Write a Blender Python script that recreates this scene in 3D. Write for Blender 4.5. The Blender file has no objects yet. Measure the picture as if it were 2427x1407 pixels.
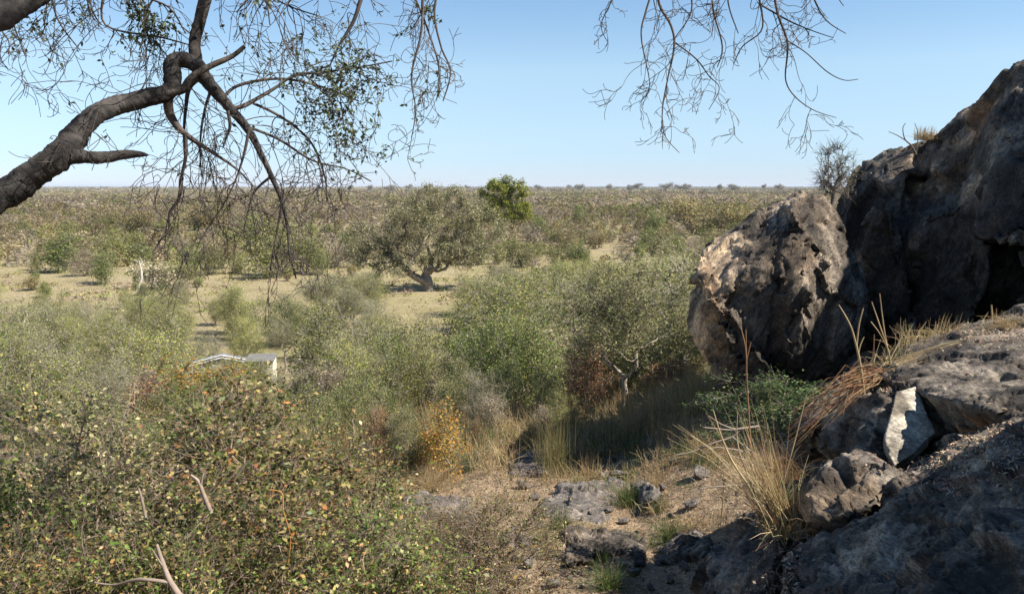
import bpy, bmesh, math, random, time
import numpy as np
from mathutils import Vector, kdtree
T0 = time.time()
def log(s): print('[%.1fs] %s' % (time.time() - T0, s))
rng = np.random.default_rng(7)
sc = bpy.context.scene
COL = sc.collection
pi = math.pi

# ------------------------------------------------------------------ camera
W, H, F = 2427.0, 1407.0, 2020.0
CZ = 12.0
PITCH = math.atan((703.5 - 442) / F)
cd = bpy.data.cameras.new('camera'); cam = bpy.data.objects.new('camera', cd); COL.objects.link(cam)
cam.location = (0, 0, CZ); cam.rotation_euler = (pi / 2 - PITCH, 0, 0)
cd.sensor_width = 36; cd.lens = 36 * F / W; cd.clip_end = 80000; cd.clip_start = 0.05
sc.camera = cam
cP, sP = math.cos(PITCH), math.sin(PITCH)
def P(px, py, D):
    """a point seen in the direction of photo pixel px, py at forward distance D (metres)"""
    u = (px - W / 2) / F; v = -(py - H / 2) / F
    dy = cP + v * sP; dz = -sP + v * cP
    return np.array([u / dy * D, D, CZ + dz / dy * D])
def px_of(p):
    x, y, z = p[0], p[1], p[2] - CZ
    d = y * cP - z * sP; v = y * sP + z * cP
    return W / 2 + F * x / d, H / 2 - F * v / d

# ------------------------------------------------------------------ helpers
def tag(o, label=None, cat=None, group=None, kind=None):
    if label: o['label'] = label
    if cat: o['category'] = cat
    if group: o['group'] = group
    if kind: o['kind'] = kind
    return o
def empty(name, loc=(0, 0, 0), rz=0.0, s=1.0):
    o = bpy.data.objects.new(name, None); COL.objects.link(o)
    o.empty_display_size = 0.2
    o.location = [float(v) for v in loc]; o.rotation_euler = (0, 0, rz); o.scale = (s, s, s) if np.isscalar(s) else s
    return o
def new_mesh(name, V, faces, mat, col=None, smooth=False):
    """faces: list of int arrays (n,k). col: (nfaces,3) face colours or (nverts,3) with len==verts"""
    me = bpy.data.meshes.new(name)
    V = np.asarray(V, dtype=np.float32)
    faces = [np.asarray(f, dtype=np.int32) for f in faces if len(f)]
    nl = sum(f.size for f in faces); nf = sum(len(f) for f in faces)
    me.vertices.add(len(V)); me.vertices.foreach_set('co', V.ravel())
    me.loops.add(nl); me.polygons.add(nf)
    me.loops.foreach_set('vertex_index', np.concatenate([f.ravel() for f in faces]))
    tot = np.concatenate([np.full(len(f), f.shape[1], dtype=np.int32) for f in faces])
    st = np.concatenate([[0], np.cumsum(tot)[:-1]]).astype(np.int32)
    me.polygons.foreach_set('loop_start', st); me.polygons.foreach_set('loop_total', tot)
    if smooth: me.polygons.foreach_set('use_smooth', np.ones(nf, dtype=bool))
    me.update(calc_edges=True)
    if col is not None:
        col = np.asarray(col, dtype=np.float32)
        dom = 'FACE' if len(col) == nf and len(col) != len(V) else 'POINT'
        a = me.attributes.new('Col', 'FLOAT_COLOR', dom)
        a.data.foreach_set('color', np.concatenate([col, np.ones((len(col), 1), np.float32)], 1).ravel())
    me.materials.append(mat)
    return me
def link(name, me, parent=None, loc=None):
    o = bpy.data.objects.new(name, me); COL.objects.link(o)
    if parent is not None: o.parent = parent
    if loc is not None: o.location = loc
    return o

class Geo:
    """collects tubes and leaves into one mesh"""
    def __init__(s): s.V = []; s.Q = []; s.Tr = []; s.CQ = []; s.CT = []; s.n = 0
    def tube(s, pts, rad, k=4, col=(1, 1, 1), cap=True):
        pts = np.asarray(pts, float); n = len(pts)
        rad = np.broadcast_to(np.asarray(rad, float), (n,))
        t = np.gradient(pts, axis=0); t /= np.linalg.norm(t, axis=1, keepdims=True) + 1e-9
        ref = np.array([0.31, 0.87, 0.38]) if abs(t[:, 2]).mean() > .6 else np.array([0.1, .2, .97])
        a = np.cross(t, ref); a /= np.linalg.norm(a, axis=1, keepdims=True) + 1e-9
        b = np.cross(t, a)
        th = np.arange(k) / k * 2 * pi
        ring = pts[:, None] + rad[:, None, None] * (np.cos(th)[None, :, None] * a[:, None] + np.sin(th)[None, :, None] * b[:, None])
        s.V.append(ring.reshape(-1, 3))
        i = np.arange(n - 1)[:, None] * k; j = np.arange(k)[None]; j2 = (j + 1) % k
        q = np.stack([i + j, i + j2, i + k + j2, i + k + j], -1).reshape(-1, 4) + s.n
        s.Q.append(q); s.CQ.append(np.tile(col, (len(q), 1)))
        s.n += n * k
    def tubes(s, PT, R, k=3, col=None):
        """many polylines of the same length: PT (m,n,3), R (m,n)"""
        m, n, _ = PT.shape
        if m == 0: return
        t = np.gradient(PT, axis=1); t /= np.linalg.norm(t, axis=2, keepdims=True) + 1e-9
        ref = np.array([0.31, 0.87, 0.38])
        a = np.cross(t, ref); a /= np.linalg.norm(a, axis=2, keepdims=True) + 1e-9
        b = np.cross(t, a)
        th = np.arange(k) / k * 2 * pi
        ring = PT[:, :, None] + R[:, :, None, None] * (np.cos(th)[:, None] * a[:, :, None] + np.sin(th)[:, None] * b[:, :, None])
        s.V.append(ring.reshape(-1, 3))
        g = np.arange(m)[:, None, None] * n * k; i = np.arange(n - 1)[None, :, None] * k; j = np.arange(k)[None, None]; j2 = (j + 1) % k
        q = np.stack([g + i + j, g + i + j2, g + i + k + j2, g + i + k + j], -1).reshape(-1, 4) + s.n
        s.Q.append(q)
        c = np.ones((m, 3)) if col is None else np.asarray(col)
        s.CQ.append(np.repeat(np.broadcast_to(c, (m, 3)), (n - 1) * k, axis=0))
        s.n += m * n * k
    def leaves(s, C, L, Wd, col, r, up=0.5, droop=0.0, fold=.25):
        """rhombic folded leaves centred on C"""
        n = len(C)
        if n == 0: return
        d = r.normal(size=(n, 3)); d[:, 2] = d[:, 2] * .7 - droop; d /= np.linalg.norm(d, axis=1, keepdims=True)
        nn = r.normal(size=(n, 3)); nn[:, 2] = np.abs(nn[:, 2]) + up
        nn -= (nn * d).sum(1, keepdims=True) * d; nn /= np.linalg.norm(nn, axis=1, keepdims=True)
        w = np.cross(d, nn)
        L = np.broadcast_to(L, (n,))[:, None] * r.uniform(.65, 1.25, (n, 1)); Wd = L * Wd
        a = C - d * L / 2; c = C + d * L / 2
        b = C - d * L * .05 + w * Wd / 2 + nn * Wd * fold; e = C - d * L * .05 - w * Wd / 2 + nn * Wd * fold
        s.V.append(np.stack([a, b, c, e], 1).reshape(-1, 3))
        s.Q.append(np.arange(n * 4).reshape(-1, 4) + s.n); s.CQ.append(col); s.n += 4 * n
    def tris(s, C, S, col, r, flat=0.0):
        n = len(C)
        d = r.normal(size=(n, 3, 3)); d[:, :, 2] *= (1 - flat); d -= d.mean(1, keepdims=True)
        s.V.append((C[:, None] + d * np.broadcast_to(S, (n,))[:, None, None]).reshape(-1, 3))
        s.Tr.append(np.arange(n * 3).reshape(-1, 3) + s.n); s.CT.append(col); s.n += 3 * n
    def mesh(s, name, mat, smooth=False):
        fs = []; cs = []
        if s.Q: fs.append(np.concatenate(s.Q)); cs += s.CQ
        if s.Tr: fs.append(np.concatenate(s.Tr)); cs += s.CT
        return new_mesh(name, np.concatenate(s.V), fs, mat, np.concatenate(cs), smooth)

def hsh(ix, iy, iz, s):
    h = (ix * 374761393 + iy * 668265263 + iz * 2147483647 + s * 144665 + 12345) & 0xffffffff
    h = ((h ^ (h >> 13)) * 1274126177) & 0xffffffff
    h = (h ^ (h >> 16)) & 0xffffffff
    h = (h * 2246822519) & 0xffffffff
    return ((h ^ (h >> 15)) & 0xffffff) / float(0xffffff)
def vnoise(p, s=0):
    p = np.asarray(p, float); i = np.floor(p).astype(np.int64); f = p - i; f = f * f * f * (f * (f * 6 - 15) + 10)
    out = 0
    for a in (0, 1):
        for b in (0, 1):
            for c in (0, 1):
                w = (f[:, 0] if a else 1 - f[:, 0]) * (f[:, 1] if b else 1 - f[:, 1]) * (f[:, 2] if c else 1 - f[:, 2])
                out = out + w * hsh(i[:, 0] + a, i[:, 1] + b, i[:, 2] + c, s)
    return out * 2 - 1
def fbm(p, sc_, octv=4, s=0, rough=.5):
    o = 0; a = 1; q = np.asarray(p, float) * sc_
    for k in range(octv):
        o = o + a * vnoise(q + k * 17.3, s + k); a *= rough; q = q * 2.03
    return o

# ------------------------------------------------------------------ materials
def mat(name):
    m = bpy.data.materials.new(name); m.use_nodes = True
    nt = m.node_tree; nt.nodes.clear(); out = nt.nodes.new('ShaderNodeOutputMaterial')
    return m, nt, nt.nodes, nt.links, out
def ramp(N, stops, interp='LINEAR'):
    r = N.new('ShaderNodeValToRGB'); r.color_ramp.interpolation = interp
    e = r.color_ramp.elements
    while len(e) < len(stops): e.new(0.5)
    for k, (p, c) in enumerate(stops):
        e[k].position = p; e[k].color = (*c, 1) if len(c) == 3 else c
    return r
def leaf_mat(name, transl=0.3, rough=.55, var=.25, spec=.3):
    m, nt, N, L, out = mat(name)
    at = N.new('ShaderNodeAttribute'); at.attribute_name = 'Col'
    oi = N.new('ShaderNodeObjectInfo')
    hs = N.new('ShaderNodeHueSaturation')
    mr = N.new('ShaderNodeMapRange'); mr.inputs['To Min'].default_value = 1 - var; mr.inputs['To Max'].default_value = 1 + var
    L.new(oi.outputs['Random'], mr.inputs['Value']); L.new(mr.outputs[0], hs.inputs['Value'])
    L.new(at.outputs['Color'], hs.inputs['Color'])
    b = N.new('ShaderNodeBsdfPrincipled'); b.inputs['Roughness'].default_value = rough
    b.inputs['Specular IOR Level'].default_value = spec
    L.new(hs.outputs[0], b.inputs['Base Color'])
    t = N.new('ShaderNodeBsdfTranslucent'); L.new(hs.outputs[0], t.inputs['Color'])
    mx = N.new('ShaderNodeMixShader'); mx.inputs[0].default_value = transl
    L.new(b.outputs[0], mx.inputs[1]); L.new(t.outputs[0], mx.inputs[2]); L.new(mx.outputs[0], out.inputs['Surface'])
    return m
M_LEAF = leaf_mat('foliage')
M_NEARLEAF = leaf_mat('glossy_foliage', .3, .45, .08, .3)
M_STRAW = leaf_mat('straw', .35, .7, .1, .2)
M_FAR = leaf_mat('far_foliage', .15, .8, .0, .1)
def bark_mat(name, dark, light, scale=14, bump=.6):
    m, nt, N, L, out = mat(name)
    tc = N.new('ShaderNodeTexCoord'); at = N.new('ShaderNodeAttribute'); at.attribute_name = 'Col'
    n1 = N.new('ShaderNodeTexNoise'); n1.inputs['Scale'].default_value = scale; n1.inputs['Detail'].default_value = 8; n1.inputs['Roughness'].default_value = .7
    n2 = N.new('ShaderNodeTexNoise'); n2.inputs['Scale'].default_value = scale * .22; n2.inputs['Detail'].default_value = 3
    L.new(tc.outputs['Object'], n1.inputs['Vector']); L.new(tc.outputs['Object'], n2.inputs['Vector'])
    ad = N.new('ShaderNodeMath'); ad.operation = 'ADD'; L.new(n1.outputs['Fac'], ad.inputs[0]); L.new(n2.outputs['Fac'], ad.inputs[1])
    r = ramp(N, [(.38, dark), (.62, light)])
    ml = N.new('ShaderNodeMath'); ml.operation = 'MULTIPLY'; ml.inputs[1].default_value = .5
    L.new(ad.outputs[0], ml.inputs[0]); L.new(ml.outputs[0], r.inputs[0])
    mx = N.new('ShaderNodeMix'); mx.data_type = 'RGBA'; mx.blend_type = 'MULTIPLY'; mx.inputs['Factor'].default_value = 1
    L.new(r.outputs[0], mx.inputs['A']); L.new(at.outputs['Color'], mx.inputs['B'])
    b = N.new('ShaderNodeBsdfPrincipled'); b.inputs['Roughness'].default_value = .85; b.inputs['Specular IOR Level'].default_value = .2
    L.new(mx.outputs['Result'], b.inputs['Base Color'])
    if bump:
        bp = N.new('ShaderNodeBump'); bp.inputs['Strength'].default_value = bump; bp.inputs['Distance'].default_value = .02
        L.new(n1.outputs['Fac'], bp.inputs['Height']); L.new(bp.outputs[0], b.inputs['Normal'])
    L.new(b.outputs[0], out.inputs['Surface'])
    return m
M_BARK = bark_mat('rough_bark', (.010, .009, .008), (.115, .10, .088), 20, 1.0)
M_TWIG = bark_mat('twig_bark', (.06, .048, .04), (.15, .12, .10), 10, 0)
M_STEM = bark_mat('grey_stem', (.21, .18, .14), (.42, .365, .29), 10, 0)

def rock_mat(name, dark, mid, pale, scale=1.0, thr=.5, bump=1.0, dist=.03, rot=0, st=.45):
    m, nt, N, L, out = mat(name)
    tc0 = N.new('ShaderNodeTexCoord'); at = N.new('ShaderNodeAttribute'); at.attribute_name = 'Col'
    ro = N.new('ShaderNodeMapping'); ro.inputs['Rotation'].default_value = (0, math.radians(rot), math.radians(12)); L.new(tc0.outputs['Object'], ro.inputs['Vector'])
    tc = N.new('ShaderNodeMapping'); tc.inputs['Scale'].default_value = (st, .8, 1.25); L.new(ro.outputs[0], tc.inputs['Vector'])
    def noise(s, d=8, r=.6, dist=0):
        n = N.new('ShaderNodeTexNoise'); n.inputs['Scale'].default_value = s * scale; n.inputs['Detail'].default_value = d
        n.inputs['Roughness'].default_value = r; n.inputs['Distortion'].default_value = dist
        L.new(tc.outputs[0], n.inputs['Vector']); return n
    a = noise(1.3, 10, .68, .4); b_ = noise(9, 8, .7); c = noise(38, 5, .7)
    r1 = ramp(N, [(thr - .1, dark), (thr + .01, mid), (thr + .14, pale)]); L.new(a.outputs['Fac'], r1.inputs[0])
    r2 = ramp(N, [(.3, (.4, .4, .4)), (.5, (1, 1, 1)), (.7, (1.5, 1.45, 1.35))]); L.new(b_.outputs['Fac'], r2.inputs[0])
    r3 = ramp(N, [(.36, (.45, .45, .45)), (.55, (1, 1, 1)), (.7, (1.6, 1.6, 1.55))]); L.new(c.outputs['Fac'], r3.inputs[0])
    def mul(x, y):
        k = N.new('ShaderNodeMix'); k.data_type = 'RGBA'; k.blend_type = 'MULTIPLY'; k.inputs['Factor'].default_value = 1
        L.new(x, k.inputs['A']); L.new(y, k.inputs['B']); return k.outputs['Result']
    cc = mul(mul(r1.outputs[0], r2.outputs[0]), r3.outputs[0])
    cc = mul(cc, at.outputs['Color'])
    v = N.new('ShaderNodeTexVoronoi'); v.feature = 'DISTANCE_TO_EDGE'; v.inputs['Scale'].default_value = 5.5 * scale
    nz = noise(4, 4, .6); mxv = N.new('ShaderNodeMix'); mxv.data_type = 'VECTOR'; mxv.inputs['Factor'].default_value = .22
    L.new(tc.outputs[0], mxv.inputs['A']); L.new(nz.outputs['Color'], mxv.inputs['B']); L.new(mxv.outputs['Result'], v.inputs['Vector'])
    rv = ramp(N, [(0, (0, 0, 0)), (.035, (1, 1, 1))]); L.new(v.outputs['Distance'], rv.inputs[0])
    b = N.new('ShaderNodeBsdfPrincipled'); b.inputs['Roughness'].default_value = .82; b.inputs['Specular IOR Level'].default_value = .3
    L.new(cc, b.inputs['Base Color'])
    p0 = None
    for src, d, st in ((c.outputs['Fac'], dist * .4, 1.0), (b_.outputs['Fac'], dist * .45, .8), (rv.outputs[0], dist * .3, .5)):
        bp = N.new('ShaderNodeBump'); bp.inputs['Strength'].default_value = st * bump; bp.inputs['Distance'].default_value = d
        L.new(src, bp.inputs['Height'])
        if p0: L.new(p0.outputs[0], bp.inputs['Normal'])
        p0 = bp
    L.new(p0.outputs[0], b.inputs['Normal']); L.new(b.outputs[0], out.inputs['Surface'])
    return m
M_BOULDER = rock_mat('weathered_boulder', (.036, .029, .023), (.112, .088, .064), (.36, .29, .22), .9, .5, 1.0, .045, 62, .55)
M_CLIFF = rock_mat('lichened_cliff', (.028, .025, .022), (.090, .075, .058), (.30, .25, .19), .8, .51, 1.0, .05, 70, .6)
M_ROCK = rock_mat('dark_rock', (.038, .031, .025), (.118, .094, .072), (.31, .26, .20), 1.8, .49, 1.0, .03, -30, .5)
M_STONE = rock_mat('grey_stone', (.09, .08, .07), (.16, .135, .115), (.30, .25, .21), 3.0, .5, .8, .015)

M_PALE = rock_mat('fresh_rock', (.22, .19, .15), (.42, .37, .29), (.54, .48, .38), 1.2, .45, .5, .012)

def ground_mat():
    m, nt, N, L, out = mat('bushveld_ground')
    g = N.new('ShaderNodeNewGeometry')
    def noise(s, d=6, r=.6):
        n = N.new('ShaderNodeTexNoise'); n.inputs['Scale'].default_value = s; n.inputs['Detail'].default_value = d; n.inputs['Roughness'].default_value = r
        L.new(g.outputs['Position'], n.inputs['Vector']); return n
    big = noise(.035, 6, .6); mid = noise(.25, 6, .65); fine = noise(3.0, 6, .7); lit = noise(45, 4, .7)
    straw = (.33, .275, .15); soil = (.37, .295, .205); green = (.225, .23, .085); dull = (.19, .145, .09)
    r1 = ramp(N, [(.34, green), (.45, straw), (.56, straw), (.66, soil)]); L.new(big.outputs['Fac'], r1.inputs[0])
    r2 = ramp(N, [(.36, dull), (.5, straw), (.62, soil)]); L.new(mid.outputs['Fac'], r2.inputs[0])
    mx = N.new('ShaderNodeMix'); mx.data_type = 'RGBA'; mx.inputs['Factor'].default_value = .45
    L.new(r1.outputs[0], mx.inputs['A']); L.new(r2.outputs[0], mx.inputs['B'])
    # near litter and far scrub by distance along the plain
    sx = N.new('ShaderNodeSeparateXYZ'); L.new(g.outputs['Position'], sx.inputs[0])
    near = N.new('ShaderNodeMapRange'); near.inputs['From Min'].default_value = 22; near.inputs['From Max'].default_value = 45
    L.new(sx.outputs['Y'], near.inputs['Value'])
    rl = ramp(N, [(.3, (.12, .08, .05)), (.48, (.33, .235, .15)), (.66, (.55, .42, .28))]); L.new(lit.outputs['Fac'], rl.inputs[0])
    mn = N.new('ShaderNodeMix'); mn.data_type = 'RGBA'; L.new(near.outputs[0], mn.inputs['Factor'])
    L.new(rl.outputs[0], mn.inputs['A']); L.new(mx.outputs['Result'], mn.inputs['B'])
    far = N.new('ShaderNodeMapRange'); far.inputs['From Min'].default_value = 130; far.inputs['From Max'].default_value = 500
    L.new(sx.outputs['Y'], far.inputs['Value'])
    rf = ramp(N, [(.35, (.12, .105, .05)), (.5, (.16, .12, .075)), (.65, (.20, .15, .10))]); L.new(mid.outputs['Fac'], rf.inputs[0])
    mf = N.new('ShaderNodeMix'); mf.data_type = 'RGBA'; L.new(far.outputs[0], mf.inputs['Factor'])
    L.new(mn.outputs['Result'], mf.inputs['A']); L.new(rf.outputs[0], mf.inputs['B'])
    r3 = ramp(N, [(.32, (.5, .52, .5)), (.68, (1.4, 1.36, 1.3))]); L.new(fine.outputs['Fac'], r3.inputs[0])
    mm = N.new('ShaderNodeMix'); mm.data_type = 'RGBA'; mm.blend_type = 'MULTIPLY'; mm.inputs['Factor'].default_value = 1
    L.new(mf.outputs['Result'], mm.inputs['A']); L.new(r3.outputs[0], mm.inputs['B'])
    b = N.new('ShaderNodeBsdfPrincipled'); b.inputs['Roughness'].default_value = .95; b.inputs['Specular IOR Level'].default_value = .1
    L.new(mm.outputs['Result'], b.inputs['Base Color'])
    bp = N.new('ShaderNodeBump'); bp.inputs['Strength'].default_value = .9; bp.inputs['Distance'].default_value = .03
    L.new(lit.outputs['Fac'], bp.inputs['Height'])
    bq = N.new('ShaderNodeBump'); bq.inputs['Strength'].default_value = .8; bq.inputs['Distance'].default_value = .25
    L.new(fine.outputs['Fac'], bq.inputs['Height']); L.new(bp.outputs[0], bq.inputs['Normal'])
    L.new(bq.outputs[0], b.inputs['Normal']); L.new(b.outputs[0], out.inputs['Surface'])
    return m
M_GROUND = ground_mat()

# ------------------------------------------------------------------ ground
PY = [-60, -5, 2, 4, 6, 8, 13, 20, 26, 32, 40, 50, 65, 1e5]
PZ = [11.5, 10.3, 9.9, 9.1, 8.45, 8.0, 7.3, 6.35, 4.6, 2.7, 1.3, .5, 0, 0]
def hgt(x, y):
    x = np.asarray(x, float); y = np.asarray(y, float)
    z = np.interp(y, PY, PZ)
    k = np.clip((30 - y) / 14, 0, 1)
    z = z + .45 * np.exp(-(((x - 4.6) / 2.2) ** 2 + ((y - 14.5) / 2.6) ** 2))
    z = z + k * np.clip((x - 1.7) * .36, 0, 3.0) - k * np.clip((-x - 3) * .10, 0, 2)
    p = np.stack([x, y, x * 0], -1).reshape(-1, 3)
    n = (fbm(p, .5, 4, 3) * .10 * np.exp(-np.abs(p[:, 1]) / 60) + fbm(p, .03, 3, 9) * .35 * np.clip((p[:, 1] - 30) / 40, 0, 1)).reshape(x.shape)
    return z + n
def build_ground():
    r = np.concatenate([[.0], np.geomspace(.4, 40, 230), np.geomspace(40.6, 45000, 190)])
    th = np.concatenate([np.linspace(-42, 42, 300), np.linspace(46, 314, 90)]) * pi / 180
    R, A = np.meshgrid(r, th, indexing='ij')
    X = R * np.sin(A); Y = R * np.cos(A)
    Z = hgt(X, Y)
    V = np.stack([X, Y, Z], -1).reshape(-1, 3)
    nr, na = R.shape
    i = np.arange(1, nr - 1)[:, None] * na; j = np.arange(na)[None]; j2 = (j + 1) % na
    q = np.stack([i + j, i + na + j, i + na + j2, i + j2], -1).reshape(-1, 4)[:, ::-1]
    t = np.stack([np.zeros(na, int), na + np.arange(na), na + (np.arange(na) + 1) % na], -1)[:, ::-1]
    o = link('ground', new_mesh('ground', V, [q, t], M_GROUND, None, True)); tag(o, kind='structure')
build_ground()
log('ground')

# ------------------------------------------------------------------ rocks
def hull_bm(groups):
    bm = bmesh.new()
    for g in groups:
        b2 = bmesh.new()
        for p in g: b2.verts.new([float(v) for v in p])
        r = bmesh.ops.convex_hull(b2, input=b2.verts[:])
        bad = [v for v in b2.verts if not v.link_faces]
        bmesh.ops.delete(b2, geom=bad, context='VERTS')
        bmesh.ops.recalc_face_normals(b2, faces=b2.faces[:])
        me = bpy.data.meshes.new('t'); b2.to_mesh(me); b2.free(); bm.from_mesh(me); bpy.data.meshes.remove(me)
    return bm
def remeshed(groups, voxel, k=0):
    bm = hull_bm(groups); me = bpy.data.meshes.new('tmp'); bm.to_mesh(me); bm.free()
    o = bpy.data.objects.new('tmp', me); COL.objects.link(o)
    md = o.modifiers.new('r', 'REMESH'); md.mode = 'VOXEL'; md.voxel_size = voxel
    if k:
        ms = o.modifiers.new('s', 'SMOOTH'); ms.iterations = k; ms.factor = .5
    bpy.context.view_layer.update()
    ev = o.evaluated_get(bpy.context.evaluated_depsgraph_get()); m2 = ev.to_mesh()
    n = len(m2.vertices); V = np.empty(n * 3); m2.vertices.foreach_get('co', V); V = V.reshape(-1, 3)
    Nn = np.empty(n * 3); m2.vertices.foreach_get('normal', Nn); Nn = Nn.reshape(-1, 3)
    li = np.empty(len(m2.loops), np.int32); m2.loops.foreach_get('vertex_index', li); Q = li.reshape(-1, 4)
    ev.to_mesh_clear(); bpy.data.objects.remove(o); bpy.data.meshes.remove(me)
    return V, Nn, Q
def facets(V, Nn, cell, amp, seed, R=None, squash=(1, 1, 1), warp=.12, flat=.9, tilt=.22, lim=.16):
    """fracture relief: the surface inside every Voronoi cell is flattened onto one tilted, slightly offset plane"""
    r = np.random.default_rng(seed)
    q = V @ R.T if R is not None else V.copy()
    q = q / np.array(squash) / cell
    q = q + warp * np.stack([vnoise(q * 2.1, seed), vnoise(q * 2.1 + 9, seed + 1), vnoise(q * 2.1 + 31, seed + 2)], -1) \
          + warp * .5 * np.stack([vnoise(q * 7.7, seed + 5), vnoise(q * 7.7 + 9, seed + 6), vnoise(q * 7.7 + 31, seed + 7)], -1)
    lo = q.min(0) - 1; hi = q.max(0) + 1
    n = int(min(9000, max(20, np.prod(hi - lo))))
    C = r.uniform(lo, hi, (n, 3)); off = r.uniform(-1, 1, n)
    kd = kdtree.KDTree(n)
    for i in range(n): kd.insert(C[i], i)
    kd.balance()
    idx = np.array([kd.find(p)[1] for p in q])
    cnt = np.maximum(np.bincount(idx, minlength=n), 1)[:, None]
    mp = np.stack([np.bincount(idx, V[:, k], n) for k in range(3)], 1) / cnt
    mn = np.stack([np.bincount(idx, Nn[:, k], n) for k in range(3)], 1) / cnt
    mn = mn + r.normal(size=(n, 3)) * tilt; mn /= np.linalg.norm(mn, axis=1, keepdims=True) + 1e-9
    dot = (Nn * mn[idx]).sum(1)
    d = ((mp[idx] - V) * mn[idx]).sum(1) / np.maximum(dot, .45) * flat * np.clip((dot - .05) / .4, 0, 1)
    d = np.clip(d, -cell * lim, cell * lim)
    return d + off[idx] * amp, r.uniform(0, 1, n)[idx]
def rotm(ax, deg):
    a = math.radians(deg); c, s = math.cos(a), math.sin(a)
    return {'x': np.array([[1, 0, 0], [0, c, -s], [0, s, c]]), 'y': np.array([[c, 0, s], [0, 1, 0], [-s, 0, c]]), 'z': np.array([[c, -s, 0], [s, c, 0], [0, 0, 1]])}[ax]
def rock(name, groups, voxel, material, seed, big=(.8, .12), small=(.25, .035), R=None, squash=(1, 1, 1), rough=.02, smooth=2,
         tints=(), grooves=(), pre=(.10, .55, .10, .16, .14, .6, .16, .16), label=None, cat='rock', group=None):
    V, Nn, Q = remeshed(groups, voxel, smooth)
    p = V
    d1, c1 = facets(p, Nn, big[0], big[1], seed, R, squash, *pre[:4])
    V1 = p + Nn * d1[:, None]
    d2, c2 = facets(V1, Nn, small[0], small[1], seed + 50, R, squash, *pre[4:])
    d = d1 + d2 + fbm(p, 2.2, 5, seed + 3, .55) * rough * .7 + fbm(p, 14, 4, seed + 4, .65) * rough * .45
    fol = (p @ R.T if R is not None else p) / np.array(squash)
    d = d + np.abs(fbm(fol, 9, 3, seed + 8, .6)) * rough * .5
    cq = fol * np.array([.9, 1, 2.6]); f1 = fbm(cq, 1.0 / big[0], 3, seed + 30, .45); f2 = fbm(cq + 40, 2.6 / big[0], 3, seed + 33, .45); f3 = fbm(p, 1.1 / big[0], 2, seed + 36)
    crk = np.clip(1 - np.abs(f1) / .05, 0, 1) * (f3 > -.25) * .07 * big[0] + np.clip(1 - np.abs(f2) / .07, 0, 1) * (f3 < .25) * .035 * big[0]
    if name == 'broken_face': crk = crk * 0; d = d * .25
    d = d - crk
    for (A, depth, wid) in grooves:                      # cracks that run along 3D polylines
        A = np.asarray(A, float); dm = np.full(len(p), 9.0)
        for a, b in zip(A[:-1], A[1:]):
            ab = b - a; t = np.clip(((p - a) @ ab) / (ab @ ab), 0, 1); dm = np.minimum(dm, np.linalg.norm((p - a) - t[:, None] * ab, axis=1))
        d = d - depth * np.clip(1 - (dm + fbm(p, 5, 2, seed) * wid * .4) / wid, 0, 1)
    V2 = V + Nn * d[:, None]
    col = np.ones((len(V), 3)) * (.80 + .5 * c1[:, None] * .6 + .22 * c2[:, None])
    col = col * (1 - .55 * np.clip(crk / (.05 * big[0]), 0, 1))[:, None]
    for (c, rad, tc, st) in tints:                       # stains, broken faces and painted sunlight: (centre, radius, colour, strength)
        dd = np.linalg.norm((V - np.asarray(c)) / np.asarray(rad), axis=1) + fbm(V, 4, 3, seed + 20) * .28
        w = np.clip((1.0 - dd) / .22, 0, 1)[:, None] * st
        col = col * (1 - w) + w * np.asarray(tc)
    org = V2.mean(0); org[2] = V2[:, 2].min()
    me = new_mesh(name, V2 - org, [Q], material, col, True)
    o = link(name, me, None, org); tag(o, label, cat, group)
    # sharper facets: shade by angle
    bpy.context.view_layer.objects.active = o
    return o
def slab(front, back, shift):
    """front outline [(px,py,D)...] plus the same outline carried back by a vector"""
    f = [P(*q) for q in front]
    return f + [q + np.array(shift) for q in f] + [P(*q) for q in back]
def ground_at(px, py, dmin=3.0, dmax=400.0):
    """first point of the ground seen at a pixel"""
    D = np.geomspace(dmin, dmax, 600); p = P(px, py, 1.0) - np.array([0, 0, CZ])
    x = p[0] * D; z = CZ + p[2] * D; g = hgt(x, D)
    k = np.argmax(z <= g)
    return np.array([x[k], D[k], g[k]])

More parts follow.
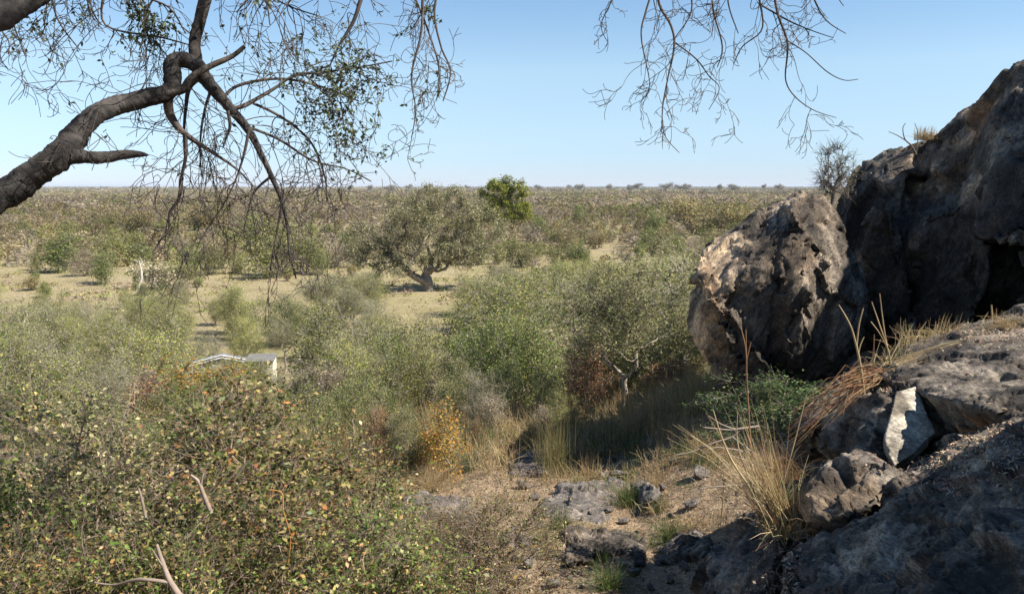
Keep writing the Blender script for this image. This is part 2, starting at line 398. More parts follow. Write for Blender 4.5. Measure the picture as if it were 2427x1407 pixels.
# the leaning boulder
FOLD = rotm('y', 38) @ rotm('z', 10)
KB = .93
def bslab(f, b, sh): return slab([(x, y, d * KB) for x, y, d in f], [(x, y, d * KB) for x, y, d in b], sh)
boulder = rock('boulder', [
    bslab([(1905, 447, 16.0), (1972, 482, 16.0), (2004, 575, 15.4), (2062, 712, 15.0), (2040, 800, 14.8), (1965, 905, 14.8), (1850, 955, 15.0), (1765, 955, 15.2),
          (1700, 880, 15.0), (1664, 790, 14.8), (1650, 705, 14.9), (1672, 612, 15.2), (1748, 556, 15.5), (1850, 476, 15.9)],
         [(1870, 560, 14.5), (1960, 560, 14.9), (1800, 640, 14.0), (1930, 720, 14.0), (1770, 780, 13.9), (1860, 850, 14.0)], (.7, 2.4, -.4)),
    bslab([(1655, 602, 15.0), (1686, 556, 15.7), (1740, 546, 15.7), (1770, 650, 14.3), (1700, 735, 13.95), (1648, 670, 14.3)], [], (.5, 1.6, -.2)),
    bslab([(1853, 476, 15.3), (1906, 444, 15.4), (1974, 480, 15.3), (2012, 600, 14.7), (1975, 640, 14.1), (1880, 528, 14.2)], [], (.5, 1.4, -.1)),
    bslab([(1660, 720, 14.6), (1640, 705, 14.9), (1645, 780, 14.5), (1668, 850, 14.4), (1720, 930, 14.3), (1770, 962, 14.2), (1800, 940, 13.9), (1740, 800, 13.75), (1690, 700, 13.95)], [], (.4, 1.2, 0)),
    bslab([(1690, 735, 14.1), (1735, 730, 13.8), (1860, 930, 13.75), (1810, 950, 13.9)], [], (.3, 1, 0)),
    bslab([(1850, 560, 14.3), (1900, 545, 14.1), (1935, 640, 13.75), (1915, 720, 13.65), (1840, 660, 13.75)], [], (.3, 1, 0)),
    bslab([(1925, 600, 14.2), (1990, 575, 14.7), (2066, 712, 14.6), (2050, 730, 14.4), (1960, 690, 13.9)], [], (.3, 1.4, 0)),
    bslab([(1840, 700, 13.9), (1880, 690, 13.7), (1930, 800, 13.65), (1900, 880, 13.7), (1850, 840, 13.7)], [], (.3, 1, 0)),
    bslab([(1686, 872, 14.7), (1712, 872, 14.4), (1790, 955, 14.4), (1775, 985, 14.8), (1722, 965, 14.9)], [], (.5, 1.2, -.3))],
    .034, M_BOULDER, 11, (.8, .05), (.24, .014), rotm('y', 62) @ rotm('z', 10), (2.2, 1, .8), .012, 0, pre=(.06, .6, .16, .13, .10, .6, .16, .16),
    tints=[(P(1700, 610, 13.8), (.55, 1.2, .75), (4.8, 4.5, 4.0), .95), (P(1905, 500, 14), (.8, .9, .35), (1.7, 1.6, 1.45), .5),  # pale tints down the left rim paint in its sunlight
           (P(1880, 610, 13.2), (.5, .8, .5), (1.35, 1.15, .95), .5), (P(1670, 760, 13.6), (.3, .9, 1.0), (2.8, 2.4, 1.9), .8)],
    grooves=[([P(1850, 470, 14.2), P(1858, 500, 13.9), P(1868, 532, 13.6)], .25, .08), ([P(1868, 532, 13.6), P(1930, 530, 13.7), P(1975, 545, 13.9), P(2010, 565, 14.2)], .28, .09),
             ([P(1975, 545, 13.9), P(2010, 640, 14.0)], .15, .07)],
    label='huge leaning brown boulder with a cracked top standing before the dark cliff', cat='boulder')
log('boulder')
cliff = rock('cliff', [
    slab([(1992, 478, 17.6), (2026, 404, 17.6), (2100, 368, 18.0), (2160, 352, 18.2), (2215, 332, 18.6), (2230, 480, 17.4), (2260, 700, 16.5), (2240, 900, 16.0), (2010, 930, 16.8), (1995, 600, 17.4)],
         [(2110, 480, 16.6), (2140, 640, 16.0), (2120, 820, 15.9)], (1.5, 4, -.3)),
    slab([(2158, 400, 17.0), (2190, 340, 17.6), (2246, 300, 17.9), (2252, 272, 17.6), (2304, 264, 17.3), (2332, 238, 17.0), (2400, 220, 16.4), (2330, 480, 15.0), (2300, 560, 15.0), (2190, 560, 16.0)],
         [], (2, 4, -.4)),
    slab([(2296, 330, 16.3), (2330, 238, 16.2), (2366, 214, 15.6), (2376, 180, 15.6), (2427, 158, 15.4), (2560, 60, 15.2), (2700, 200, 13.5), (2700, 560, 12.4), (2440, 566, 12.5), (2330, 560, 13.4), (2290, 520, 14.6)],
         [(2420, 400, 13.2)], (3, 4, .3)),
    slab([(2150, 560, 16.6), (2480, 555, 15.8), (2700, 560, 14.6), (2700, 950, 13.8), (2150, 950, 15.9)], [], (1, 3, 0)),
    slab([(2175, 500, 15.4), (2300, 470, 14.6), (2350, 650, 14.2), (2295, 770, 14.3), (2190, 800, 15.2)], [], (.6, 2, 0)),
    slab([(2060, 520, 16.6), (2110, 500, 15.9), (2150, 640, 15.2), (2165, 800, 15.0), (2080, 820, 15.6), (2040, 700, 16.2)], [], (.6, 2, 0)),
    slab([(2330, 330, 15.2), (2400, 300, 14.0), (2430, 420, 13.1), (2420, 575, 12.4), (2345, 580, 13.0), (2325, 480, 13.9)], [], (.8, 2, 0)),
    slab([(2262, 300, 17.2), (2320, 262, 16.2), (2335, 330, 15.6), (2290, 400, 15.8), (2256, 360, 16.8)], [], (.8, 2, 0)),
    slab([(2040, 420, 17.4), (2100, 372, 17.3), (2188, 340, 17.4), (2150, 420, 16.7), (2140, 500, 16.4), (2080, 470, 16.8)], [], (.8, 2, -.2)),
    slab([(1930, 900, 12.9), (2050, 850, 12.8), (2250, 800, 12.6), (2300, 900, 11.6), (2100, 960, 11.4), (1920, 960, 12.2)], [], (.6, 1.5, -1.5)),  # rock apron added to darken a gap that holds only shadow
    slab([(2410, 600, 13.0), (2500, 560, 12.4), (2700, 560, 12.0), (2700, 900, 11.6), (2440, 800, 12.6)], [], (2, 2, 0))],
    .055, M_CLIFF, 23, (1.0, .10), (.32, .02), rotm('y', 70), (2.0, 1, .9), .014, 0, pre=(.06, .6, .14, .13, .10, .6, .16, .16),
    tints=[(P(2110, 400, 17.2), (.7, 2, .45), (3.4, 3.4, 3.5), .6), (P(2240, 410, 17), (1, 2, .8), (2.1, 1.6, 1.1), .55), (P(2350, 280, 15.8), (.5, 1.2, .4), (3.2, 2.3, 1.7), .8),
           (P(2270, 275, 17.4), (.4, 1, .25), (3, 2.6, 2.2), .7), (P(2340, 480, 14.3), (.35, .8, .5), (2.8, 2.3, 1.8), .6), (P(2100, 620, 16), (.8, 1, 1.1), (1.4, 1.25, .9), .5),
           (P(2160, 610, 15.9), (.18, .5, .35), (2.6, 2.2, 1.7), .8)],
    grooves=[([P(2190, 345, 17.4), P(2160, 420, 16.9), P(2150, 500, 16.4), P(2200, 540, 16)], .35, .12)],
    label='tall dark lichened cliff rising at the right with a black hollow under it', cat='cliff')
log('cliff')
R40 = rotm('y', -32) @ rotm('z', 15)
def fr(name, pts, shift, seed, label, tints=(), grooves=(), big=(.5, .022), small=(.16, .007), voxel=.02, squash=(2.2, 1, .6), back=(), m=None, rough=.006):
    return rock(name, [slab(g, back, shift) for g in pts], voxel, m or M_ROCK, seed, big, small, R40, squash, rough, 0, tints, grooves, (.05, .5, .09, .10, .08, .6, .13, .12), label=label, group=None)
fr('rock_ledge', [[(2066, 886, 7.6), (2150, 814, 8.2), (2232, 782, 8.6), (2292, 775, 8.8), (2427, 735, 9.2), (2750, 620, 9.5), (2750, 1000, 4.9), (2427, 985, 5.3), (2330, 980, 5.9), (2200, 935, 6.35), (2105, 905, 6.9)]],
   (.2, .35, -.42), 31, 'broad dark rock ledge with a lit grassy crest below the cliff', tints=[(P(2330, 985, 5.9), (.14, .3, .07), (2.4, 1.3, .7), .7)],
   grooves=[([P(2235, 862, 7.3), P(2290, 850, 7.4), P(2350, 862, 7.1)], .10, .05), ([P(2300, 838, 7.8), P(2335, 832, 7.8)], .1, .04), ([P(2360, 885, 6.6), P(2390, 905, 6.3), P(2480, 900, 6.2)], .16, .07), ([P(2130, 902, 6.9), P(2230, 895, 6.8), P(2330, 925, 6.2)], .08, .04), ([P(2260, 810, 8.2), P(2427, 790, 8.1)], .06, .04)])
fr('rock_slab', [[(1885, 985, 8.0), (1935, 938, 8.4), (2060, 882, 8.3), (2105, 900, 7.5), (2000, 985, 7.4), (1905, 1015, 7.6)]], (.2, .5, -.6), 32,
   'long grey rock slab tapering left toward the leafy green shrub', tints=[(P(1980, 940, 8), (1, 1, .5), (1.5, 1.5, 1.5), .4)])
SPL = fr('split_rock', [[(2100, 914, 6.85), (2168, 918, 6.8), (2206, 1022, 6.5), (2140, 1110, 6.3), (2040, 1120, 6.3), (1985, 1060, 7.1), (1925, 1000, 7.5), (2040, 950, 7.3)]], (.35, .6, -.5), 33,
   'dark rock with a bright white freshly broken face', tints=[(P(2100, 1060, 6.1), (.3, .5, .22), (2.2, 2.0, 1.8), .8)], small=(.2, .004), big=(.6, .006))
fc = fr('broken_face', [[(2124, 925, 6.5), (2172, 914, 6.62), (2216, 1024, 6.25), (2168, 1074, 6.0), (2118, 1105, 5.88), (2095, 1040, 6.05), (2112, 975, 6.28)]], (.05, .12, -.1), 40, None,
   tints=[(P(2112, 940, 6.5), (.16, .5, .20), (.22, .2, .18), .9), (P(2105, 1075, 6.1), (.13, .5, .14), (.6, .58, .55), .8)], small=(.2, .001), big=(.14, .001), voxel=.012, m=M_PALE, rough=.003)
fc.parent = SPL; fc.location = fc.location - SPL.location
fr('hollow_rock', [[(2185, 925, 7.0), (2300, 965, 6.9), (2330, 1000, 6.5), (2260, 1060, 6.4), (2222, 1040, 6.6)], [(2235, 1045, 6.2), (2300, 1004, 6.0), (2328, 1000, 5.9), (2320, 1040, 5.7), (2240, 1075, 5.9)]], (.3, .5, -.3), 34,
   'smooth brown rock face recessed beside the white broken face', tints=[(P(2285, 1025, 5.95), (.3, .3, .13), (2.9, 1.7, .9), .9), (P(2245, 990, 6.8), (.4, .4, .35), (1.9, 1.7, 1.4), .6)], small=(.25, .004), big=(.6, .01))
fr('sloping_rock', [[(2055, 1115, 5.9), (2225, 1050, 6.0), (2330, 1015, 5.8), (2520, 960, 5.2), (2600, 1130, 4.1), (2300, 1190, 4.5), (2130, 1190, 5.0)]], (.3, .6, -.5), 35,
   'sloping grey rock strewn with straw above the shadow line', tints=[(P(2250, 1090, 5.3), (.8, .6, .3), (1.7, 1.6, 1.45), .5)])
fr('wedge_rock', [[(1908, 1240, 5.5), (1896, 1180, 5.8), (1952, 1085, 6.2), (2040, 1062, 6.2), (2130, 1085, 5.9), (2160, 1150, 5.3), (2000, 1235, 5.1)]], (.25, .6, -.4), 36,
   'wedge shaped brown rock with a deep notch beside the straw tussock', tints=[(P(2000, 1180, 5.5), (.4, .4, .2), (2.0, 1.75, 1.4), .6)],
   grooves=[([P(1985, 1110, 6), P(2010, 1140, 5.6), (P(1960, 1160, 5.6))], .12, .07)])
fr('dark_boulder', [[(1925, 1280, 5.2), (2000, 1240, 5.1), (2130, 1178, 4.9), (2300, 1135, 4.6), (2560, 1085, 4.0), (2700, 1500, 2.9), (2300, 1560, 3.1), (1850, 1560, 4.2), (1862, 1400, 4.7), (1880, 1330, 4.9)]], (.35, .7, -.4), 37,
   'large dark rock half in shadow along the bottom edge', voxel=.018, small=(.13, .012), tints=[(P(2060, 1310, 4.5), (.22, .4, .2), (1.9, 1.8, 1.7), .6)])
fr('cracked_rock', [[(1628, 1420, 6.3), (1700, 1305, 6.6), (1770, 1215, 6.7), (1815, 1180, 6.6), (1850, 1240, 5.9), (1832, 1340, 5.4), (1850, 1500, 4.9), (1700, 1560, 4.9), (1600, 1560, 5.4)]], (.3, .7, -.5), 38,
   'cracked grey rock at the foot of the straw tussock', grooves=[([P(1840, 1230, 6), P(1740, 1300, 5.9), P(1680, 1420, 5.6)], .12, .06)], tints=[(P(1790, 1330, 5.6), (.25, .4, .3), (1.8, 1.7, 1.6), .6)])
fr('jagged_rock', [[(2120, 1420, 3.5), (2250, 1290, 3.5), (2330, 1245, 3.5), (2560, 1225, 3.2), (2640, 1600, 2.5), (2100, 1600, 2.9)]], (.3, .6, -.3), 39,
   'jagged dark brown rock in the bottom right corner', small=(.11, .02))
# hillside going on out of the picture; the right outcrop is added for shade
rock('bedrock', [[P(1905, 1040, 8.7), P(1960, 985, 9.0), P(2070, 930, 9.0), P(2250, 860, 9.4), P(2427, 800, 9.8), P(2800, 800, 9.0), P(2700, 1150, 5.4), P(2200, 1180, 6.3), P(1950, 1230, 6.9), P(1860, 1240, 7.4), P(1840, 1130, 8.2),
   (2.2, 7.4, 7.4), (2.3, 9.2, 7.4), (6, 10.5, 7.4), (7, 5, 7.4), (2.2, 5.5, 7.4)]], .04, M_ROCK, 63, (.7, .03), (.2, .01), R40, (2, 1, .7), .012, 0, label='dark bedrock under the ledges, seen between them in shadow')
rock('shading_outcrop', [[(4.0, .2, 8), (3.9, 3.4, 8), (4.8, 5.0, 8), (9, 6.0, 8), (14, 5, 8), (14, -5, 8), (5, -5, 8), (4.2, .2, 14.2), (4.1, 3.5, 13.2), (4.4, 4.5, 12.7), (5.4, 4.9, 12.3), (9, 5.2, 12.6), (12, 2.5, 16), (12, -4, 16), (5.6, -4, 13.8)],
      [(9.5, 4, 8), (12.5, 13.2, 8), (20, 12, 8), (18, -4, 8), (11, 5, 14.3), (13, 12.3, 19.6), (14.5, 9, 20), (19, 12, 25), (18, 6, 23), (17, -2, 21)]],
     .09, M_CLIFF, 61, (1.2, .06), (.4, .03), R40, (1, 1, 1), .05, 1, label='unseen high dark rock added past the right edge to cast shade', cat='rock')  # unseen rock, shaped to throw the lower right shadow and shade the cliff
rock('standing_ledge', [[(-1.6, -2, 9), (1.2, -2, 9), (1.4, 1.6, 9), (-1.4, 1.8, 9), (-1.6, -2, 10.4), (1.2, -2, 10.45), (1.3, 1.3, 10.35), (-1.4, 1.5, 10.2)]],
     .06, M_ROCK, 62, (.6, .02), (.2, .01), None, (1, 1, 1), .02, 1, label='flat rock ledge the camera stands on', cat='rock')
log('rocks')

# ------------------------------------------------------------------ labels that single out
LMARK = []
def lm(name, px, py): LMARK.append((name, px, py))
AUTO = []
def auto(o, look, kind, cat, group):
    AUTO.append((o, look, kind, cat, group))
ORD = ['', 'second', 'third', 'fourth', 'fifth', 'sixth', 'seventh', 'eighth', 'ninth', 'tenth', 'eleventh', 'twelfth']
def finish_labels():
    by = {}
    for (o, look, kind, cat, group) in AUTO:
        x, y = px_of(np.array(o.location))
        best = min(LMARK, key=lambda l: math.hypot((l[1] - x), (l[2] - y) * 2.2))
        dx = x - best[1]; dy = y - best[2]
        if abs(dx) > abs(dy) * 1.6: rel = 'left of' if dx < 0 else 'right of'
        elif abs(dy) > abs(dx) * 1.6: rel = 'beyond' if dy < 0 else 'in front of'
        else: rel = ('beyond and ' if dy < 0 else 'in front and ') + ('left of' if dx < 0 else 'right of')
        by.setdefault((look, kind, rel, best[0]), []).append((x, o, cat, group))
    for (look, kind, rel, nm), L in by.items():
        L.sort(key=lambda t: t[0])
        for k, (x, o, cat, group) in enumerate(L):
            if len(L) == 1: lab = '%s %s %s the %s' % (look, kind, rel, nm)
            elif k == 0: lab = 'leftmost %s %s %s the %s' % (look, kind, rel, nm)
            elif k == len(L) - 1: lab = 'rightmost %s %s %s the %s' % (look, kind, rel, nm)
            else: lab = '%s from left %s %s %s the %s' % (ORD[k], look, kind, rel, nm)
            tag(o, lab, cat, group)
lm('big gnarled tree', 1010, 650); lm('bright green tree', 1205, 545); lm('leaning boulder', 1640, 800); lm('pale dead trunk', 330, 665)
lm('cream hut wall', 625, 870); lm('forked grey trunk', 1485, 980); lm('cream flowering bush', 380, 640); lm('round green bush', 1370, 500)
lm('orange shrub', 1060, 1050); lm('rusty brown bush', 1390, 900); lm('bare thorn tree', 1960, 420)

# ------------------------------------------------------------------ plants
def wpath(a, b, n, wob, r, sag=0.0):
    t = np.linspace(0, 1, n)[:, None]; L = np.linalg.norm(b - a)
    o = r.normal(size=(3, 3)) * wob * L
    w = np.sin(t * pi) * o[0] + np.sin(t * 2 * pi) * o[1] * .6 + np.sin(t * 3 * pi) * o[2] * .35
    p = a + (b - a) * t + w; p[:, 2] += (np.sin(t * pi) * sag * L)[:, 0]
    return p
def skeleton(base, targets, r, seg=5, wob=.12, r0=.004, expo=.5, sag=.05, bias=.55, extra=()):
    """grow branches from base nodes to every target; returns polylines with radii"""
    nodes = [np.array(b, float) for b in base]; par = [k - 1 for k in range(len(base))]; cost = [0.0]
    for k in range(1, len(nodes)): cost.append(cost[-1] + np.linalg.norm(nodes[k] - nodes[k - 1]))
    N_ = np.array(nodes); C_ = np.array(cost)
    order = np.argsort(np.linalg.norm(targets - nodes[0], axis=1))
    paths = []; par = list(par)
    for ti in order:
        t = targets[ti]; d = np.linalg.norm(N_ - t, axis=1)
        s = int(np.argmin(d + bias * C_)); p = wpath(N_[s], t, seg, wob, r, sag)
        i0 = len(N_); N_ = np.concatenate([N_, p[1:]]); C_ = np.concatenate([C_, C_[s] + d[s] * np.arange(1, seg) / (seg - 1)])
        ids = [s] + list(range(i0, i0 + seg - 1)); par += ids[:-1]; paths.append(ids)
    cnt = np.zeros(len(N_)); 
    for ids in paths: cnt[ids[-1]] += 1
    for k in range(len(N_) - 1, 0, -1):
        if par[k] >= 0: cnt[par[k]] += cnt[k]
    R = r0 * np.maximum(cnt, 1) ** expo
    trunk = list(range(len(base)))
    return N_, R, paths, trunk
def lobes_sample(lobes, n, r, shell=.5):
    vol = np.array([l[1][0] * l[1][1] * l[1][2] for l in lobes]) ** .8; k = r.choice(len(lobes), n, p=vol / vol.sum())
    d = r.normal(size=(n, 3)); d /= np.linalg.norm(d, axis=1, keepdims=True)
    u = r.uniform(0, 1, (n, 1)) ** (1 / 3) * (1 - shell) + shell * r.uniform(.75, 1.05, (n, 1))
    c = np.array([l[0] for l in lobes], float)[k]; ra = np.array([l[1] for l in lobes], float)[k]
    return c + d * u * ra
def pick(pal, n, r, jit=.16):
    """pal: [(weight, (r,g,b))]"""
    w = np.array([p[0] for p in pal], float); k = r.choice(len(pal), n, p=w / w.sum())
    c = np.array([p[1] for p in pal])[k]
    return np.clip(c * r.normal(1, jit, (n, 1)) * r.normal(1, jit * .35, (n, 3)), .01, .9)
class Plant: pass
def make_plant(seed, lobes, ntar, nleaf, leaf, pal, base=None, spread=.16, r0=.004, expo=.5, twigs=3, twlen=.3, twr=.002, stems=1, wob=.13,
               shell=.45, lw=.55, seg=5, mleaf=None, mwood=None, woodcol=(1, 1, 1), trunk_k=8, up=.5, bias=.55, sag=.05, tri=False, clump=.35, thick=None, droop=0):
    r = np.random.default_rng(seed)
    T = lobes_sample(lobes, ntar, r, shell)
    T = T[T[:, 2] > .06]
    wood = Geo(); fol = Geo(); tips = []
    groups = [T] if stems == 1 else [T[np.argsort(np.arctan2(T[:, 1], T[:, 0]))][k::1][int(len(T) * k / stems) - k if k else 0:int(len(T) * (k + 1) / stems)] for k in range(stems)]
    if stems > 1:
        az = np.arctan2(T[:, 1], T[:, 0]); e = np.linspace(-pi, pi, stems + 1); groups = [T[(az >= e[k]) & (az < e[k + 1])] for k in range(stems)]
    for g in groups:
        if len(g) == 0: continue
        if base is None:
            b0 = np.array([0, 0, -.1]) + (r.normal(size=3) * [.08, .08, 0] if stems > 1 else 0)
            c = g.mean(0); b = [b0, b0 + [c[0] * .1, c[1] * .1, c[2] * .28], b0 * .5 + c * [.35, .35, .5]] if stems > 1 else [b0, b0 + [0.02, 0, c[2] * .25], [c[0] * .3, c[1] * .3, c[2] * .5]]
        else: b = base
        N_, R, paths, trunk = skeleton(b, g, r, seg, wob, r0, expo, sag, bias)
        if thick: R = np.minimum(R, thick)
        if len(trunk) > 1:
            tp = N_[trunk]; tt = np.linspace(0, len(tp) - 1, len(tp) * 3); ii = np.arange(len(tp))
            sp = np.stack([np.interp(tt, ii, tp[:, k]) for k in range(3)], 1); rr = np.interp(tt, ii, R[trunk]); rr[0] *= 1.35; rr[1] *= 1.15
            sp += r.normal(size=sp.shape) * rr[:, None] * .15
            wood.tube(sp, rr, trunk_k, woodcol)
        for ids in paths:
            rr = R[ids].copy(); rr[0] = min(rr[0], rr[1] * 1.3)
            wood.tube(N_[ids], rr, 5 if rr[1] > r0 * 3 else 3, woodcol)
        tips.append(np.concatenate([N_[[p[-1] for p in paths]], N_[[p[-2] for p in paths]]]))
    tips = np.concatenate(tips); cen = T.mean(0)
    ends = tips
    if twigs:
        m = len(tips) * twigs; st = np.repeat(tips, twigs, axis=0)
        d = (st - cen); d /= np.linalg.norm(d, axis=1, keepdims=True) + 1e-6; d = d * .7 + r.normal(size=(m, 3)) * .7; d[:, 2] += .25 - droop; d /= np.linalg.norm(d, axis=1, keepdims=True)
        L = twlen * r.uniform(.4, 1.3, (m, 1)); bend = r.normal(size=(m, 3)) * .35
        pt = np.stack([st, st + d * L * .5, st + d * L + bend * L * .6], 1)
        rr = np.stack([np.full(m, twr), np.full(m, twr * .8), np.full(m, twr * .4)], 1)
        wood.tubes(pt, rr, 3, np.tile(woodcol, (m, 1)) * r.uniform(.7, 1.25, (m, 1)))
        ends = np.concatenate([pt[:, 0] * (1 - a) + pt[:, 1] * a for a in (.4, .7, 1.0)] + [pt[:, 1] * (1 - a) + pt[:, 2] * a for a in (.3, .6, 1.0)])
    if nleaf:
        k = r.integers(0, len(ends), nleaf); C = ends[k] + r.normal(size=(nleaf, 3)) * spread
        cc = pick(pal, nleaf, r, .12)
        ng = max(1, len(ends) // 14); gk = k % ng; gc = pick(pal, ng, r, .05)[gk]; mk = (r.uniform(size=nleaf) < .6)[:, None]; cc = np.where(mk, gc * r.normal(1, .08, (nleaf, 1)), cc)
        cl = r.uniform(1 - clump, 1 + clump, max(1, len(ends) // 6 + 1))[k % max(1, len(ends) // 6)]; cc = cc * cl[:, None]
        if tri: fol.tris(C, leaf, cc, r)
        else: fol.leaves(C, leaf, lw, cc, r, up, droop)
    p = Plant()
    p.wood = wood.mesh('stems', mwood or M_STEM, False); p.fol = fol.mesh('foliage', mleaf or M_LEAF) if nleaf else None
    p.h = float(max(T[:, 2].max(), .1)) + twlen * .5
    return p
def put(p, name, loc, rz, s, parts=('stems', 'foliage')):
    t = empty(name, loc, rz, s)
    link(parts[0], p.wood, t)
    if p.fol: link(parts[1], p.fol, t)
    return t

G_OLIVE = [(5, (0.172, 0.187, 0.047)), (3, (0.246, 0.234, 0.069)), (2, (0.105, 0.133, 0.028)), (1, (0.417, 0.359, 0.139))]
G_GREEN = [(5, (.165, .205, .05)), (3, (.225, .25, .07)), (2, (0.083, 0.130, 0.024)), (1, (0.331, 0.299, 0.085))]
G_YEL = [(5, (0.298, 0.312, 0.069)), (3, (0.373, 0.343, 0.093)), (3, (0.179, 0.234, 0.041)), (1, (0.537, 0.437, 0.151))]
G_GREY = [(4, (0.268, 0.265, 0.104)), (3, (0.328, 0.296, 0.139)), (2, (0.179, 0.218, 0.058))]
G_RUST = [(5, (0.235, 0.111, 0.049)), (4, (0.359, 0.195, 0.091)), (2, (0.124, 0.065, 0.037)), (2, (0.497, 0.312, 0.171)), (1, (0.138, 0.130, 0.037))]
G_DRY = [(5, (.33, .255, .165)), (3, (.22, .165, .10)), (2, (.42, .34, .22))]
G_ORANGE = [(5, (0.414, 0.195, 0.037)), (4, (0.304, 0.208, 0.037)), (3, (0.166, 0.182, 0.037)), (1, (0.552, 0.286, 0.061))]
G_NEAR = [(5, (0.117, 0.150, 0.034)), (5, (0.193, 0.189, 0.049)), (4, (0.331, 0.260, 0.091)), (1, (0.469, 0.351, 0.159)), (1, (0.386, 0.169, 0.061)), (3, (0.069, 0.091, 0.024)), (3, (0.248, 0.143, 0.061))]
G_CREAM = [(6, (.46, .39, .20)), (3, (.28, .28, .10)), (2, (.12, .14, .04))]
G_NEARG = [(5, (0.103, 0.156, 0.030)), (5, (0.179, 0.221, 0.049)), (3, (0.359, 0.312, 0.110)), (1, (0.497, 0.286, 0.098)), (2, (0.055, 0.078, 0.018))]

def bush_lobes(r, n, w, h):
    L = []
    for k in range(n):
        a = r.uniform(0, 2 * pi); d = r.uniform(.1, .75) * w
        rr = r.uniform(.35, .6) * w
        L.append(((math.cos(a) * d, math.sin(a) * d, h * r.uniform(.35, .78)), (rr, rr, rr * r.uniform(.6, .95) * h / w / 1.1)))
    L.append(((0, 0, h * .5), (w * .6, w * .6, h * .42)))
    return L
def tree_lobes(r, n, w, h, lo=.45):
    L = []
    for k in range(n):
        a = k * 2.4 + r.uniform(-.4, .4); d = r.uniform(.25, .8) * w; rr = r.uniform(.3, .5) * w
        L.append(((math.cos(a) * d, math.sin(a) * d, h * r.uniform(lo, .85)), (rr, rr, rr * .6)))
    return L
PR = {}
def proto(key, n, fn): PR[key] = [fn(k) for k in range(n)]
R_ = lambda s: np.random.default_rng(s)
# slope and thicket plants (15 - 70 m away): leaves of 4-6 cm
proto('green', 3, lambda k: make_plant(100 + k, bush_lobes(R_(100 + k), 6, 1.25, 3.2), 150, 10500, .062, G_GREEN, spread=.12, stems=3, twigs=3, twlen=.35, twr=.004, r0=.005))
proto('yellow', 4, lambda k: make_plant(110 + k, bush_lobes(R_(110 + k), 7, 1.3, 3.3), 160, 9000, .062, G_YEL, spread=.13, stems=3, twigs=4, twlen=.4, twr=.0045, r0=.005))
proto('olive', 4, lambda k: make_plant(120 + k, bush_lobes(R_(120 + k), 7, 1.3, 3.2), 150, 9500, .062, G_OLIVE, spread=.13, stems=3, twigs=4, twlen=.4, twr=.0045, r0=.005))
proto('grey', 4, lambda k: make_plant(130 + k, bush_lobes(R_(130 + k), 6, 1.3, 3.0), 180, 5200, .06, G_GREY, spread=.13, stems=4, twigs=5, twlen=.5, twr=.0042, r0=.005))
proto('rust', 3, lambda k: make_plant(140 + k, bush_lobes(R_(140 + k), 5, 1.0, 2.6), 120, 6500, .07, G_RUST, spread=.12, stems=2, twigs=3, twlen=.3, twr=.004, r0=.005))
proto('dry', 2, lambda k: make_plant(145 + k, bush_lobes(R_(145 + k), 5, 1.0, 2.4), 110, 2800, .07, G_DRY, spread=.14, stems=3, twigs=4, twlen=.35, twr=.004, r0=.005))
proto('orange', 2, lambda k: make_plant(150 + k, bush_lobes(R_(150 + k), 4, .55, 1.9), 60, 3000, .06, G_ORANGE, spread=.1, stems=2, twigs=3, twlen=.2, twr=.003, r0=.004))
proto('tree', 3, lambda k: make_plant(160 + k, tree_lobes(R_(160 + k), 7, 1.9, 4.2, .5), 190, 10500, .062, [G_YEL, G_OLIVE, G_GREY][k], base=[(0, 0, -.1), (.03, 0, .6), (-.02, .02, 1.15), (.02, 0, 1.6)],
      spread=.14, twigs=4, twlen=.45, twr=.0045, r0=.0065, expo=.52, woodcol=(1.2, 1.2, 1.2)))
log('mid plants')
# plants beyond the clearing (80 - 260 m): leaf clusters of 14-20 cm
proto('f_green', 2, lambda k: make_plant(200 + k, bush_lobes(R_(200 + k), 6, 1.9, 3.4), 70, 2600, .17, G_GREEN, spread=.2, stems=3, twigs=3, twlen=.6, twr=.008, r0=.011, lw=.7, seg=4))
proto('f_olive', 3, lambda k: make_plant(210 + k, bush_lobes(R_(210 + k), 6, 1.9, 3.2), 70, 2400, .17, G_OLIVE, spread=.2, stems=3, twigs=3, twlen=.6, twr=.008, r0=.011, lw=.7, seg=4))
proto('f_tan', 3, lambda k: make_plant(220 + k, bush_lobes(R_(220 + k), 6, 1.9, 3.0), 70, 2200, .17, [(4, (.28, .22, .08)), (3, (.20, .18, .06)), (2, (.34, .27, .12))], spread=.2, stems=3, twigs=3, twlen=.6, twr=.008, r0=.011, lw=.7, seg=4))
proto('f_grey', 3, lambda k: make_plant(230 + k, bush_lobes(R_(230 + k), 6, 1.8, 2.8), 90, 900, .15, G_GREY, spread=.2, stems=4, twigs=6, twlen=.8, twr=.010, r0=.010, lw=.6, seg=4, woodcol=(.95, .85, .82)))
log('far plants')

CNT = 0
DRAW = 260.0
KIND = {'green': ('leafy green', 'bush', 'bush', 'green bushes on the slope and in the thicket'), 'yellow': ('pale yellow green', 'bush', 'bush', 'yellowing bushes in the thicket'),
        'olive': ('dull olive', 'bush', 'bush', 'olive bushes in the thicket'), 'grey': ('grey twiggy', 'bush', 'bare bush', 'half bare grey bushes in the thicket'),
        'rust': ('rusty brown leaved', 'bush', 'bush', 'rusty bushes on the slope'), 'dry': ('dead leaved', 'bush', 'bush', 'dead leaved bushes on the slope'),
        'orange': ('orange and yellow', 'shrub', 'shrub', 'orange shrubs on the slope'), 'tree': ('thin open crowned', 'tree', 'tree', 'small open trees in the thicket'),
        'f_green': ('distant green', 'bush', 'bush', 'green bushes beyond the clearing'), 'f_olive': ('distant olive', 'bush', 'bush', 'olive bushes beyond the clearing'),
        'f_tan': ('distant golden', 'bush', 'bush', 'golden brown bushes beyond the clearing'), 'f_grey': ('distant bare grey', 'bush', 'bare bush', 'bare grey bushes beyond the clearing')}
